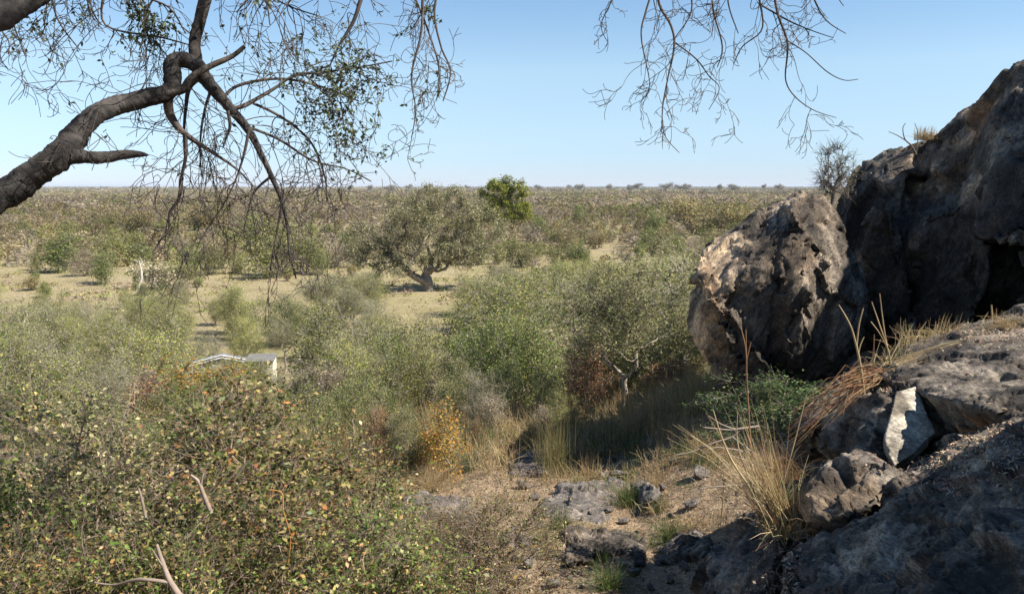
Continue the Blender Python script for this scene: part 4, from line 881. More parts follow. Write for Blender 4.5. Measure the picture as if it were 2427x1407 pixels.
def twig_cloud():
    r = R_(41); gens = []; SP = []; SD = []; SL = []; SR = []
    for S, R, dens, tw in CAR:
        sg = np.linalg.norm(np.diff(S, axis=0), axis=1); L = sg.sum(); n = max(2, int(L * dens * (1.15 if S[:, 0].mean() < .1 else 1.1))); cs = np.concatenate([[0], np.cumsum(sg)])
        u = r.uniform(.12, 1, n) * L; p = np.stack([np.interp(u, cs, S[:, j]) for j in range(3)], 1); i = np.clip(np.searchsorted(cs, u) - 1, 0, len(sg) - 1)
        t = (S[i + 1] - S[i]) / sg[i][:, None]
        d = t * .6 + r.normal(size=(n, 3)) * .75; SP.append(p); SD.append(d); SL.append(tw * r.uniform(.45, 1.35, n)); SR.append(np.minimum(np.interp(u, cs, R) * .7, .0034) * r.uniform(.7, 1.05, n))
    SP, SD, SL, SR = map(np.concatenate, (SP, SD, SL, SR)); out = []
    for gen, (ns, kids) in enumerate([(18, 3), (12, 2), (8, 0)]):
        m = len(SP); d = SD / np.linalg.norm(SD, axis=1, keepdims=True); p = SP.copy(); pts = [p.copy()]; dirs = [d.copy()]
        ax = r.normal(size=(m, 3)); ax /= np.linalg.norm(ax, axis=1, keepdims=True); om = r.normal(0, .06, m)
        hook = r.choice([0, 0, 1, 1, 1.4], m) * r.choice([-1, 1], m); hx = np.cross(d, [0, 0, 1.0]) + r.normal(size=(m, 3)) * .3; hx /= np.linalg.norm(hx, axis=1, keepdims=True) + 1e-6
        for s_ in range(ns - 1):
            om = om * .92 + r.normal(0, .10, m); tt = s_ / ns
            d = d + np.cross(ax, d) * om[:, None]; d = d + np.cross(hx, d) * (hook * .55 * max(0, tt - .4) * 1.5)[:, None]
            d[:, 2] -= .13 * (1 - tt) * (1.0 if gen < 2 else .3); d /= np.linalg.norm(d, axis=1, keepdims=True)
            p = p + d * (SL / ns)[:, None]; pts.append(p.copy()); dirs.append(d.copy())
        PT = np.stack(pts, 1); RR = SR[:, None] * np.linspace(1, .45, ns)[None]
        out.append((PT, RR))
        if kids:
            k = np.repeat(np.arange(m), kids); j = r.integers(int(ns * .25), ns - 1, len(k)); SP = PT[k, j]; dd = np.stack(dirs, 1)[k, j]
            SD = dd + r.normal(size=(len(k), 3)) * .7; SL = SL[k] * r.uniform(.3, .75, len(k)); SR = RR[k, j] * .8
    g = Geo()
    for S, R in THIN: g.tube(S, R, 4)
    for PT, RR in out: g.tubes(PT, np.maximum(RR, .0016), 3)
    g.V = [v - tree0 for v in g.V]
    tag(link('twigs', g.mesh('twigs', M_TWIG, True), T_OVER), kind='stuff')
    # leaves on the twigs of the still leafy branches
    C = []
    for PT, RR in out:
        q = PT[:, ::2].reshape(-1, 3); x, y = px_of(q.T)
        w = np.exp(-((x - 800) / 120) ** 2 - ((y - 200) / 110) ** 2) * 1.2 + np.exp(-((x - 840) / 70) ** 2 - ((y - 330) / 80) ** 2) + np.exp(-((x - 360) / 90) ** 2 - ((y - 50) / 60) ** 2) * 1.1 + np.exp(-((x - 1040) / 30) ** 2 - ((y - 30) / 40) ** 2) \
            + np.exp(-((x - 90) / 120) ** 2 - ((y - 60) / 60) ** 2) * .5 + np.exp(-((x - 640) / 50) ** 2 - ((y - 10) / 30) ** 2) * .6 + np.exp(-((x - 540) / 40) ** 2 - ((y - 120) / 40) ** 2) * .5 + .012 * (x < 1000)
        C.append(q[r.uniform(size=len(q)) < w * .38])
    C = np.concatenate(C); C = np.repeat(C, 2, axis=0) + r.normal(size=(len(C) * 2, 3)) * .012
    g = Geo(); g.leaves(C - tree0, .027, .55, pick([(4, (.11, .14, .055)), (3, (.16, .18, .08)), (2, (.07, .09, .035))], len(C), r), r, .3, .5)
    tag(link('leaves', g.mesh('leaves', M_NEARLEAF), T_OVER), kind='stuff')
twig_cloud(); 
r = R_(77); g = Geo()                                # unseen crown leaves of the same tree, added overhead to shade the limb
for k in range(64):
    c = np.array([r.uniform(-3.2, 2.8), r.uniform(-1.8, 3.2), r.uniform(15, 17.5)]) - tree0; n = 420
    g.leaves(c + r.normal(size=(n, 3)) * [.38, .38, .24], .05, .6, pick([(4, (.11, .14, .05)), (2, (.16, .18, .07))], n, r), r)
link('crown', g.mesh('crown', M_NEARLEAF), T_OVER); log('overhanging tree')

# ------------------------------------------------------------------ near leafy plants, lower left
for key, seed, w_, h_, nt_, nl, lf, pal in [('n0', 400, .95, 2.0, 150, 9500, .040, G_NEAR), ('n1', 401, .95, 2.0, 150, 9500, .040, G_NEARG), ('n2', 402, .9, 1.9, 150, 8500, .042, G_NEAR), ('ncream', 403, .42, 1.9, 90, 3800, .034, G_CREAM), ('nfine', 404, .7, 1.5, 200, 9000, .024, G_NEAR),
                                    ('nvine', 405, .8, 1.3, 110, 5000, .042, G_NEARG)]:
    PR[key] = [make_plant(seed, bush_lobes(R_(seed), 8, w_, h_), nt_, nl, lf, pal, spread=.022, stems=3, twigs=5, twlen=.30, twr=.0018, r0=.0026, expo=.52, lw=.6, mleaf=M_NEARLEAF, up=.3, clump=.5, woodcol=(.95, .82, .78))]
def near(key, px, top, D, wide, label, rot=0.0, nm='leafy_bush'):
    x = P(px, 600, D)[0]; zb = float(hgt(np.array([x]), np.array([D]))[0]); pl = PR[key][0]; h = P(px, top, D)[2] - zb; s = h / pl.h
    o = put(pl, nm, (x, D, zb - .03), rot, (s * wide, s * wide, s)); tag(o, label, 'leafy bush', 'near leafy bushes in the lower left'); return o
near('n1', 20, 840, 5.6, 1.0, 'tall leafy bush filling the left edge below the big limb', 0)
near('n0', 130, 905, 6.6, 1.0, 'leafy bush rising just behind the cream leaved bush', 1.0)
near('ncream', 195, 905, 5.6, 1.1, 'cream leaved small bush catching the sun at the left', 0)
near('n0', 340, 985, 6.6, 1.1, 'brown and green bush right of the cream leaved bush', 2.2)
near('n2', 490, 905, 6.9, 1.15, 'tall brown flecked bush below the white gabled roof', 0)
near('n0', 600, 960, 7.6, 1.1, 'brown flecked bush below the cream hut wall', 4.0)
near('n2', 730, 1030, 7.4, 1.15, 'rusty green bush left of the dry straw grass', 2)
near('n1', 860, 1120, 6.6, 1.0, 'green leaved bush beside the flat grey rock', 3)
near('n1', 180, 1120, 4.6, 1.0, 'dense green leafed bush near the lower left corner', 1.5)
near('n2', 420, 1110, 5.0, 1.1, 'bush with grey forked stems near the bottom edge', 5)
near('n0', 620, 1150, 5.3, 1.0, 'leafy bush with curled yellow leaves at the bottom', 5.4)
near('nvine', 800, 1200, 5.3, 1.0, 'low trailing green leafed bush over the dark rock at the bottom', 1)
near('nvine', 985, 1265, 6.0, .9, 'low green leafed bush at the bottom beside the path', 4)
near('nfine', 1165, 1135, 6.9, .95, 'fine leaved twiggy bush left of the rocky path', 0)
near('nfine', 1060, 1180, 7.3, .9, 'fine leaved twiggy bush in front of the flat grey rock', 2.5)
near('n2', -60, 1250, 3.9, .9, 'shaded bush cut off by the lower left corner', 3)
near('nvine', 330, 1290, 4.3, .9, 'low leafy bush around a bare grey branch at the bottom', 2)
# bare grey branch lying at the bottom, and an orange creeper stem
def things_tubes(name, label, cat, tubes_, m=M_STEM, col=(.95, .85, .82), group=None):
    b = P(*tubes_[0][0][:3]); g = Geo()
    for q in tubes_:
        S, R = opath(q); g.tube(S - b, R, 5, col)
    o = link(name, g.mesh(name, m, True), None, b); tag(o, label, cat, group); return o
things_tubes('fallen_branch', 'bare forked purplish grey branch low at the bottom left', 'branch', [[(440, 1430, 4.1, 20), (405, 1380, 4.1, 16), (385, 1330, 4.15, 12), (372, 1290, 4.2, 8)], [(405, 1380, 4.1, 11), (330, 1372, 4.1, 9), (270, 1385, 4.15, 6), (215, 1378, 4.2, 4)], [(385, 1340, 4.1, 5), (360, 1300, 4.2, 3)]])
things_tubes('bare_branch', 'short forked grey branch sticking out of the leafy bushes', 'branch', [[(500, 1215, 4.7, 12), (482, 1170, 4.7, 11), (470, 1140, 4.7, 9), (452, 1125, 4.7, 6)], [(476, 1150, 4.7, 6), (482, 1120, 4.7, 4)]])
things_tubes('bare_branch', 'thin grey dead stem leaning among the brown flecked leaves', 'branch', [[(345, 1225, 4.7, 8), (335, 1180, 4.7, 7), (328, 1155, 4.7, 5)], [(560, 1130, 5, 6), (585, 1095, 5, 5)]])
things_tubes('creeper', 'curling orange yellow creeper stem hanging over the dark rock', 'creeper', [[(640, 1160, 4.9, 3), (668, 1168, 4.9, 3), (672, 1210, 4.9, 3), (688, 1270, 4.9, 3), (683, 1330, 4.9, 3), (676, 1345, 4.9, 2)], [(688, 1285, 4.9, 2), (715, 1290, 4.9, 2)]], M_STEM, (1.4, .8, .3))
log('near bushes')

# ------------------------------------------------------------------ grass
def blades(g, cen, n, h, spread, lean, pal, r, w=.0022, dirn=(0, 0), curl=.5):
    """n curved blades rising from cen"""
    b = np.zeros((n, 3)) + cen; b[:, :2] += r.normal(size=(n, 2)) * spread
    a = r.uniform(0, 2 * pi, n); l = np.abs(r.normal(0, lean, n)); hh = h * r.uniform(.45, 1.1, n)
    d = np.stack([np.cos(a) * l + dirn[0], np.sin(a) * l + dirn[1], np.ones(n)], 1); d /= np.linalg.norm(d, axis=1, keepdims=True)
    o = np.stack([d[:, 0], d[:, 1], -np.ones(n) * .8], 1) * (l * curl + .05)[:, None]
    pt = np.stack([b + (d * t + o * t * t) * hh[:, None] for t in (0, .35, .7, 1.0)], 1)
    rr = np.stack([np.full(n, w * k) for k in (1, .9, .65, .25)], 1)
    g.tubes(pt, rr, 3, pick(pal, n, r))
S_STRAW = [(5, (.58, .43, .22)), (3, (.46, .32, .16)), (2, (.70, .55, .32)), (1, (.28, .18, .10))]
S_GREEN = [(5, (.09, .16, .035)), (3, (.14, .20, .06)), (3, (.30, .28, .12)), (1, (.45, .34, .18))]
S_BLUE = [(4, (.13, .17, .09)), (3, (.20, .22, .13)), (3, (.38, .32, .19))]
def tuft(px, py, size, pal, n, label, lean=.5, name='grass_tuft', base=None, w=.0022, group=None, dirn=(0, 0), pals=None, cat='grass tuft'):
    b = ground_at(px, py) if base is None else base
    r = R_(int(px * 7 + py)); g = Geo(); blades(g, np.zeros(3), n, size, size * .12, lean, pal, r, w, dirn)
    o = link(name, g.mesh(name, M_STRAW), None, b); tag(o, label, cat, group); return o
GT = 'green grass tufts among the path stones'
tuft(1490, 1200, .50, S_GREEN, 260, 'big green grass tuft between the long rock and the pale stone', .7, group=GT)
tuft(1330, 1255, .38, S_GREEN, 200, 'bright green grass tuft left of the small pale stones', .7, group=GT)
tuft(1275, 1290, .30, S_GREEN, 110, 'small green grass tuft beside the straw patch', .7, group=GT)
tuft(1585, 1290, .42, S_GREEN, 200, 'green grass tuft right of the slab shaped stone', .8, group=GT)
tuft(1440, 1395, .42, S_GREEN, 240, 'green grass tuft in front of the slab shaped stone', .8, group=GT)
tuft(1425, 1330, .28, S_GREEN, 80, 'thin green tuft at the front edge of the slab shaped stone', .7, group=GT)
tuft(1560, 1215, .32, S_GREEN, 110, 'dark green tuft at the shadow edge by the pale stone', .9, group=GT)
TT = 'tall straw grass tussocks on the slope'
tuft(1310, 1125, 1.05, [(4, (.42, .36, .16)), (3, (.24, .25, .09)), (3, (.5, .4, .2))], 320, 'tall yellow green tussock right of the upright grey rock', .22, 'grass_tussock', group=TT)
tuft(1110, 1120, .6, S_BLUE, 260, 'rounded blue green tussock behind the flat grey rock', .6, 'grass_tussock', group=TT)
tuft(1500, 1045, .95, S_STRAW, 320, 'golden straw tussock at the foot of the forked grey trunk', .35, 'grass_tussock', group=TT)
tuft(1560, 1010, .85, S_STRAW, 260, 'golden straw tussock right of the forked grey trunk', .35, 'grass_tussock', group=TT)
tuft(1640, 975, .95, S_STRAW, 280, 'straw tussock close to the lower end of the leaning boulder', .3, 'grass_tussock', group=TT)
tuft(1020, 1165, .6, S_STRAW, 260, 'collapsed straw tussock above the flat grey rock', .9, 'grass_tussock', group=TT)
tuft(905, 1130, .75, S_STRAW, 260, 'pinkish straw tussock at the edge of the leafy bushes', .35, 'grass_tussock', group=TT)
tuft(1270, 1070, .6, S_STRAW, 200, 'straw tussock behind the upright grey rock', .45, 'grass_tussock', group=TT)
tuft(1395, 1060, .5, S_BLUE, 200, 'blue green tussock between straw clumps', .6, 'grass_tussock', group=TT)
def grass_mass():
    g = Geo(); r = R_(55); k = 0
    while k < 2200:
        D = math.sqrt(r.uniform(9.5 ** 2, 31 ** 2)); px = r.uniform(500, 1780); x = P(px, 600, D)[0]
        dens = fbm(np.array([[x, D, 0]]), .45, 2, 5)[0] + .35 + (.5 if D > 15 else -.1)
        if r.uniform() > dens + .3 * (D > 11.8): k += .1; continue
        c = np.array([x, D, float(hgt(np.array([x]), np.array([D]))[0])])
        pal = [S_STRAW, S_STRAW, S_STRAW, S_STRAW, S_STRAW, S_BLUE, S_GREEN][r.integers(7)] if D > 12.5 else [S_STRAW, S_STRAW, S_GREEN][r.integers(3)]
        blades(g, c, int(r.uniform(20, 46)), r.uniform(.3, .85) if D > 13.5 else r.uniform(.25, .5) if D > 11.5 else r.uniform(.12, .3), .13, r.uniform(.3, .9), pal, r, .0055 if D > 14 else .003); k += 1
    o = link('dry_grass', g.mesh('dry_grass', M_STRAW)); tag(o, 'straw coloured and green grass spread over the slope', 'grass', kind='stuff')
    # litter of dead leaves and broken straw on the path
    n = 30000; D = np.sqrt(r.uniform(5.5 ** 2, 17 ** 2, n)); x = r.uniform(-.25, .36, n) * D; C = np.stack([x, D, hgt(x, D) + .012], 1)
    g = Geo(); g.leaves(C, r.uniform(.02, .06, n), .35, pick([(4, (.42, .30, .19)), (3, (.30, .19, .12)), (2, (.55, .43, .29)), (2, (.14, .09, .06))], n, r), r, 3.0)
    o = link('leaf_litter', g.mesh('leaf_litter', M_STRAW)); tag(o, 'dead leaves and broken straw littering the path', 'leaf litter', kind='stuff')
grass_mass(); log('grass')

# ------------------------------------------------------------------ rocks and stones on the path
def gz(px, py, up=0.0):
    b = ground_at(px, py); b[2] += up; return b
def ground_rock(name, base, top, seed, label, lift, voxel=.022, big=(.5, .03), small=(.16, .012), m=None, group=None, tints=()):
    """a rock sitting in the ground: base outline at ground level, top outline lifted; both as seen in the photo"""
    B = [gz(*q) for q in base]; T = []
    for (x, y), up in zip(top, lift if hasattr(lift, '__len__') else [lift] * len(top)):
        b = gz(x, y); D = b[1] - up * 2.2; T.append(P(x, y, max(D, 3)))
    pts = B + T + [q - np.array([0, 0, .25]) for q in B]
    return rock(name, [pts], voxel, m or M_STONE, seed, big, small, None, (1, 1, .8), .012, 1, tints, label=label, group=group)
ground_rock('upright_rock', [(1205, 1130), (1330, 1125), (1320, 1090), (1225, 1085)], [(1215, 1105), (1262, 1052), (1300, 1030), (1310, 1050), (1285, 1115)], 71, 'upright pinkish grey rock beside the tall yellow green tussock', [.25, .5, .65, .6, .25])
ground_rock('flat_rock', [(918, 1232), (1090, 1240), (1115, 1190), (960, 1180)], [(935, 1205), (985, 1178), (1095, 1172), (1105, 1185), (1010, 1215)], 72, 'flat pinkish grey rock showing between bushes and straw', [.2, .28, .3, .25, .25], .025)
ground_rock('long_rock', [(1262, 1225), (1330, 1240), (1480, 1200), (1495, 1150), (1330, 1145)], [(1285, 1190), (1345, 1150), (1465, 1128), (1485, 1140), (1400, 1180), (1320, 1205)], 73, 'long low grey rock behind the green tufts', .2)
ground_rock('pale_stone', [(1510, 1195), (1555, 1198), (1560, 1160), (1520, 1150)], [(1512, 1160), (1525, 1140), (1550, 1150), (1560, 1175), (1540, 1188)], 74, 'pale rounded stone at the edge of the big shadow', .22, .018)
ground_rock('stone', [(1415, 1135), (1435, 1140), (1440, 1125)], [(1418, 1122), (1430, 1119), (1440, 1126)], 75, 'small grey stone on the left end of the long rock top', .2, .015)
ground_rock('stone', [(1445, 1140), (1480, 1142), (1482, 1122)], [(1445, 1125), (1460, 1116), (1480, 1122)], 76, 'small dark stone on the right end of the long rock top', .25, .015)
ground_rock('slab_stone', [(1335, 1345), (1400, 1340), (1520, 1310), (1520, 1262), (1345, 1270)], [(1342, 1330), (1350, 1276), (1450, 1255), (1520, 1262), (1515, 1300), (1400, 1318)], 77, 'long dark slab shaped stone lying across the path like a step', .14, .016, (.8, .008), (.2, .005), M_ROCK)
ground_rock('stone', [(1502, 1342), (1528, 1342), (1525, 1290), (1505, 1285)], [(1505, 1335), (1502, 1285), (1524, 1280), (1526, 1335)], 78, 'narrow dark stone standing on end at the slab shaped stone', .16, .012, (.3, .005), (.1, .004), M_ROCK)
ground_rock('buried_rock', [(690, 1400), (900, 1420), (960, 1290), (860, 1225), (720, 1260)], [(720, 1350), (760, 1270), (860, 1238), (930, 1300), (880, 1380)], 79, 'large dark purplish rock under the trailing green leaves', .3, .03)
ground_rock('flat_rock', [(1180, 1290), (1260, 1300), (1275, 1260), (1200, 1250)], [(1195, 1275), (1215, 1248), (1262, 1258), (1255, 1285)], 81, 'flat grey rock half under the fine leaved twiggy bush', .14, .02)
ground_rock('flat_rock', [(1560, 1330), (1680, 1330), (1690, 1270), (1600, 1262)], [(1575, 1310), (1605, 1262), (1680, 1268), (1670, 1315)], 82, 'dark flat rock in shadow right of the slab shaped stone', .16, .02, m=M_ROCK)
ground_rock('flat_rock', [(1330, 1225), (1420, 1250), (1450, 1215), (1380, 1195)], [(1345, 1215), (1380, 1195), (1435, 1212), (1410, 1235)], 83, 'low flat grey rock in front of the long low rock', .07, .02)
ground_rock('rock', [(1040, 1240), (1130, 1250), (1120, 1200), (1070, 1195)], [(1060, 1225), (1085, 1205), (1115, 1212)], 80, 'small dark rock behind the fine leaved twiggy bush', .2, .02)
def stone_meshes():
    out = []
    for k in range(7):
        r = R_(500 + k); pts = r.normal(size=(14, 3)); pts /= np.linalg.norm(pts, axis=1, keepdims=True); pts *= np.array([.5, r.uniform(.3, .45), r.uniform(.2, .32)]) * r.uniform(.8, 1.1, (14, 1))
        o = rock('stone', [pts], .03, M_STONE, 520 + k, (.4, .01), (.15, .01), None, (1, 1, 1), .012, 1); out.append(o.data); bpy.data.objects.remove(o)
    return out
SM = stone_meshes()
LM_MAIN = list(LMARK)
stone_spots = [(1405, 1222, 34), (1445, 1215, 30), (1478, 1243, 36), (1355, 1262, 46), (1225, 1330, 40), (1255, 1345, 50), (1240, 1300, 34), (1300, 1365, 42), (1310, 1395, 50), (1500, 1365, 52), (1480, 1350, 44), (1560, 1340, 38), (1565, 1310, 26),
               (1220, 1385, 40), (1280, 1250, 34), (1300, 1215, 40), (1270, 1190, 36), (1380, 1280, 24), (1590, 1230, 34), (1620, 1350, 40), (1590, 1385, 36), (1540, 1395, 30), (1650, 1280, 44), (1640, 1210, 50), (1380, 1395, 22), (1350, 1375, 20), (1570, 1160, 28), (1150, 1350, 50), (1090, 1380, 60), (1000, 1395, 50),
               (1660, 1130, 60), (1600, 1100, 40), (1540, 1090, 36), (1450, 1100, 30), (980, 1085, 24), (1240, 1160, 50), (1330, 1190, 40)]
STO = []
for k, (x, y, wd) in enumerate(stone_spots):
    b = ground_at(x, y); s = wd * b[1] / F; o = link('stone', SM[k % 7], None, b - [0, 0, s * .08]); o.scale = (s, s, s * 1.1); o.rotation_euler = (rng.uniform(-.3, .3), rng.uniform(-.3, .3), rng.uniform(0, 6)); STO.append((o, x, y))
SL_ = [('slab shaped stone', 1430, 1300), ('big green grass tuft', 1490, 1180), ('upright grey rock', 1260, 1090), ('long low rock', 1370, 1180), ('tuft in front of the slab', 1440, 1395), ('pale rounded stone', 1540, 1170), ('fine leaved twiggy bush', 1150, 1300), ('cracked grey rock', 1680, 1330)]
by = {}
for o, x, y in STO:
    b_ = min(SL_, key=lambda l: math.hypot(l[1] - x, l[2] - y)); rel = ('left of' if x < b_[1] else 'right of') if abs(x - b_[1]) > abs(y - b_[2]) else ('behind' if y < b_[2] else 'in front of')
    by.setdefault((rel, b_[0]), []).append((x, o))
for (rel, nm), L_ in by.items():
    L_.sort(key=lambda t: t[0])
    for k, (x, o) in enumerate(L_):
        pre = '' if len(L_) == 1 else ('leftmost ' if k == 0 else 'rightmost ' if k == len(L_) - 1 else ORD[k] + ' from left ')
        tag(o, '%sloose grey stone %s the %s' % (pre, rel, nm), 'stone', 'loose stones on the path')
log('stones')

# ------------------------------------------------------------------ plants on the foreground rocks
PR['dark'] = [make_plant(420, bush_lobes(R_(420), 7, .55, 1.0), 130, 8000, .030, [(5, (.05, .085, .02)), (3, (.08, .12, .03)), (1, (.16, .18, .06))], spread=.05, stems=4, twigs=3, twlen=.16, twr=.0018, r0=.002, lw=.65, mleaf=M_NEARLEAF, up=.3)]
x, y, z = P(1850, 1000, 8.6); zb = float(hgt(np.array([x]), np.array([y]))[0]); zb = P(1850, 1050, 8.6)[2]; o = put(PR['dark'][0], 'leafy_shrub', (x, y, zb), .5, (1.35, 1.35, (P(1850, 895, 8.6)[2] - zb) / PR['dark'][0].h)); tag(o, 'glossy dark green leafed shrub at the foot of the leaning boulder', 'shrub')
def blade_thing(name, label, base, spec, cat='grass'):
    g = Geo(); r = R_(abs(hash(label)) % 1000 if False else len(label) * 13)
    for (off, n, h, sp, lean, pal, w_, dirn) in spec: blades(g, np.array(off, float), n, h, sp, lean, pal, r, w_, dirn)
    o = link(name, g.mesh(name, M_STRAW), None, base); tag(o, label, cat); return o
S_PALE = [(5, (.75, .60, .34)), (3, (.60, .45, .24)), (1, (.36, .20, .10))]
pb = P(1862, 1262, 5.75)
blade_thing('straw_plume', 'tall pale straw tussock fanning up in front of the shadow', pb, [((0, 0, 0), 170, .70, .06, .34, S_PALE, .0024, (-.35, 0)), ((-.05, 0, .02), 70, 1.05, .04, .26, S_PALE, .0024, (-.25, .05)), ((0, 0, 0), 140, .26, .07, .9, S_PALE, .0022, (-.1, -.3)),
    ((.02, .05, .1), 50, .5, .05, .15, S_BLUE, .0018, (.02, 0))], 'grass tussock')
blade_thing('brown_grass', 'tangle of brown dead grass behind the pale straw tussock', P(1860, 1130, 6.3), [((0, 0, 0), 160, .42, .07, .8, [(5, (.30, .15, .07)), (3, (.42, .28, .14))], .0016, (-.5, 0))])
r = R_(12); g = Geo(); base = P(2080, 900, 7.2)
for k in range(95):
    a = P(2090 + r.uniform(-50, 20), 885 + r.uniform(-12, 22), 7.5) - base; e = P(r.uniform(1850, 2010), 0, 1); tx = r.uniform(1860, 2020); ty = 880 + (2080 - tx) * .68 + r.uniform(-50, 50)
    e = P(tx, ty, 6.9) - base; m_ = (a + e) / 2 + np.array([r.normal(0, .07), -.05, r.uniform(.0, .17)]); g.tubes(np.array([[a, a * .6 + m_ * .4 + [0, 0, .03], m_, m_ * .45 + e * .55, e]]), np.array([[.0028, .0028, .0024, .002, .001]]), 3, pick([(4, (.34, .17, .08)), (3, (.5, .34, .18)), (2, (.2, .10, .05))], 1, r))
o = link('trailing_grass', g.mesh('trailing_grass', M_STRAW), None, base); tag(o, 'reddish brown dead grass trailing down over the grey slab', 'grass')
for (lb, x, y, D, n, h, lean, dr) in [('bright straw tuft at the top corner of the rock ledge', 2125, 868, 7.7, 120, .28, .7, (.3, 0)), ('upright dry tuft in the middle of the ledge crest', 2170, 832, 8.2, 110, .34, .45, (0, 0)), ('low straw tuft right along the ledge crest', 2245, 800, 8.4, 160, .26, .9, (.2, 0)),
                                      ('straw clump on the ledge near the right edge', 2400, 775, 8.0, 200, .2, 1.0, (0, 0)), ('dry tuft perched high on the cliff shoulder', 2195, 332, 17.3, 140, .3, .5, (0, 0))]:
    blade_thing('grass_tuft', lb, P(x, y, D), [((0, 0, 0), n, h, .10, lean, S_PALE, .0022 * D / 7, dr)], 'grass tuft')
blade_thing('straw_swath', 'long straw stalks lying along the ledge crest', P(2130, 868, 7.6), [((0, 0, .02), 60, .75, .05, .12, S_PALE, .0022, (2.6, .4))])
STW = M_STRAW
def stalk(label, lines, name='dry_stalk', cat='dry stalk', m=M_STEM, col=(1.5, 1.25, .85)): return things_tubes(name, label, cat, lines, m, col, 'dry stalks on the foreground rocks')
stalk('forked pale stalk standing left on the rock ledge', [[(2048, 935, 7.2, 8), (2040, 870, 7.2, 7), (2030, 820, 7.2, 5), (2015, 770, 7.2, 4), (1988, 722, 7.2, 2)], [(2030, 825, 7.2, 4), (2036, 770, 7.2, 4), (2046, 730, 7.2, 3)], [(2034, 838, 7.2, 4), (2040, 815, 7.2, 3), (2048, 798, 7.2, 2)]])
stalk('thin upright red brown stalk beside the forked pale stalk', [[(2068, 925, 7.2, 3), (2070, 860, 7.2, 3), (2072, 792, 7.2, 2)]], col=(.8, .5, .35))
stalk('three pale stalks rising from the bright straw tuft', [[(2112, 870, 7.6, 5), (2105, 830, 7.6, 4), (2085, 770, 7.6, 3), (2066, 715, 7.6, 2)], [(2108, 850, 7.6, 4), (2095, 775, 7.6, 3), (2085, 695, 7.6, 2)], [(2110, 850, 7.6, 4), (2125, 820, 7.6, 3), (2142, 790, 7.6, 2)], [(2106, 830, 7.6, 3), (2085, 790, 7.6, 2), (2064, 762, 7.6, 2)]])
stalk('single pale stalk standing far right on the ledge', [[(2354, 785, 8.6, 4), (2352, 755, 8.6, 4), (2350, 722, 8.6, 3)]])
stalk('tall brown stalk crossing the leaning boulder', [[(1782, 1120, 6.3, 5), (1776, 1000, 6.3, 4), (1770, 900, 6.3, 4), (1768, 830, 6.3, 3), (1755, 772, 6.3, 2)], [(1770, 850, 6.3, 3), (1780, 810, 6.3, 2)], [(1769, 840, 6.3, 2), (1768, 780, 6.3, 2)]], col=(.95, .6, .4))
stalk('pale stalk leaning right behind the pale straw tussock', [[(1860, 1130, 6.0, 4), (1885, 1040, 6.0, 3), (1908, 950, 6.0, 2)]])
stalk('long pale stalk leaning left in the straw tussock', [[(1800, 1190, 5.7, 5), (1740, 1100, 5.7, 5), (1712, 1040, 5.7, 4), (1690, 970, 5.7, 2)], [(1790, 1170, 5.7, 4), (1750, 1060, 5.7, 3), (1748, 975, 5.7, 2)]])
stalk('tiny pale sprig on the smooth dark rock face', [[(2108, 1372, 3.9, 4), (2090, 1355, 3.9, 3), (2062, 1343, 3.9, 2)], [(2108, 1372, 3.9, 3), (2100, 1350, 3.9, 2)]])
things_tubes('dead_branch', 'spiky grey dead branch reaching left over the shadow', 'branch', [[(1800, 1010, 6.4, 8), (1760, 1015, 6.4, 7), (1725, 1018, 6.4, 5), (1664, 1012, 6.4, 3)], [(1745, 1018, 6.4, 5), (1710, 1005, 6.4, 3), (1680, 985, 6.4, 2)], [(1755, 1016, 6.4, 6), (1735, 1035, 6.4, 5), (1690, 1050, 6.4, 4), (1640, 1070, 6.4, 3), (1600, 1078, 6.4, 2)],
    [(1735, 1035, 6.4, 4), (1770, 1060, 6.3, 4), (1800, 1080, 6.2, 3), (1815, 1040, 6.2, 2)], [(1790, 1075, 6.3, 4), (1700, 1060, 6.3, 3), (1662, 1080, 6.3, 3), (1658, 1110, 6.3, 2)], [(1830, 1110, 6.2, 3), (1720, 1075, 6.2, 2)], [(1800, 1145, 6.1, 5), (1740, 1150, 6.1, 4), (1680, 1155, 6.1, 3), (1625, 1165, 6.1, 2)], [(1690, 1154, 6.1, 2), (1650, 1145, 6.1, 2)]], M_STEM, (.95, .88, .85))
# dried seed head
b = P(1714, 1250, 6.2); t = empty('seed_head_plant', b); g = Geo(); S, R = opath([(1708, 1250, 6.2, 3), (1713, 1190, 6.2, 3), (1716, 1140, 6.2, 3), (1714, 1115, 6.2, 2)]); g.tube(S - b, R, 5, (1, .75, .5)); link('stem', g.mesh('stem', M_STEM, True), t)
for (x, y, rd) in [(1717, 1136, .019), (1710, 1178, .011), (1722, 1184, .010)]:
    g = Geo(); r = R_(x); c = P(x, y, 6.2) - b; d = r.normal(size=(140, 3)); d /= np.linalg.norm(d, axis=1, keepdims=True)
    g.tubes(np.stack([np.tile(c, (140, 1)), c + d * rd * .8, c + d * rd * 1.25], 1), np.tile([[.002, .0035, .0006]], (140, 1)), 3, pick([(1, (.55, .40, .25))], 140, r)); link('seed_head', g.mesh('seed_head', M_STRAW), t)
tag(t, 'dried plant with a round spiky seed head before the dark shadow', 'dried plant')
g = Geo(); r = R_(3); n = 1500; q = r.uniform(0, 1, n); PX = 2130 + q * 280 + r.normal(0, 22, n); PYY = 1090 - q * 90 + np.abs(r.normal(0, 26, n))
bpy.context.view_layer.update(); dg = bpy.context.evaluated_depsgraph_get()
def on_rock(x, y):
    """where the line of sight through a pixel meets the rocks: litter and plants are set down there"""
    d = Vector(P(x, y, 5.0) - np.array([0, 0, CZ])).normalized(); hit, loc, nor, i, ob, m_ = sc.ray_cast(dg, Vector((0, 0, CZ)), d); return (np.array(loc), nor.z) if hit and ob and ob.name.split('.')[0] in ROCKS else (None, 0)
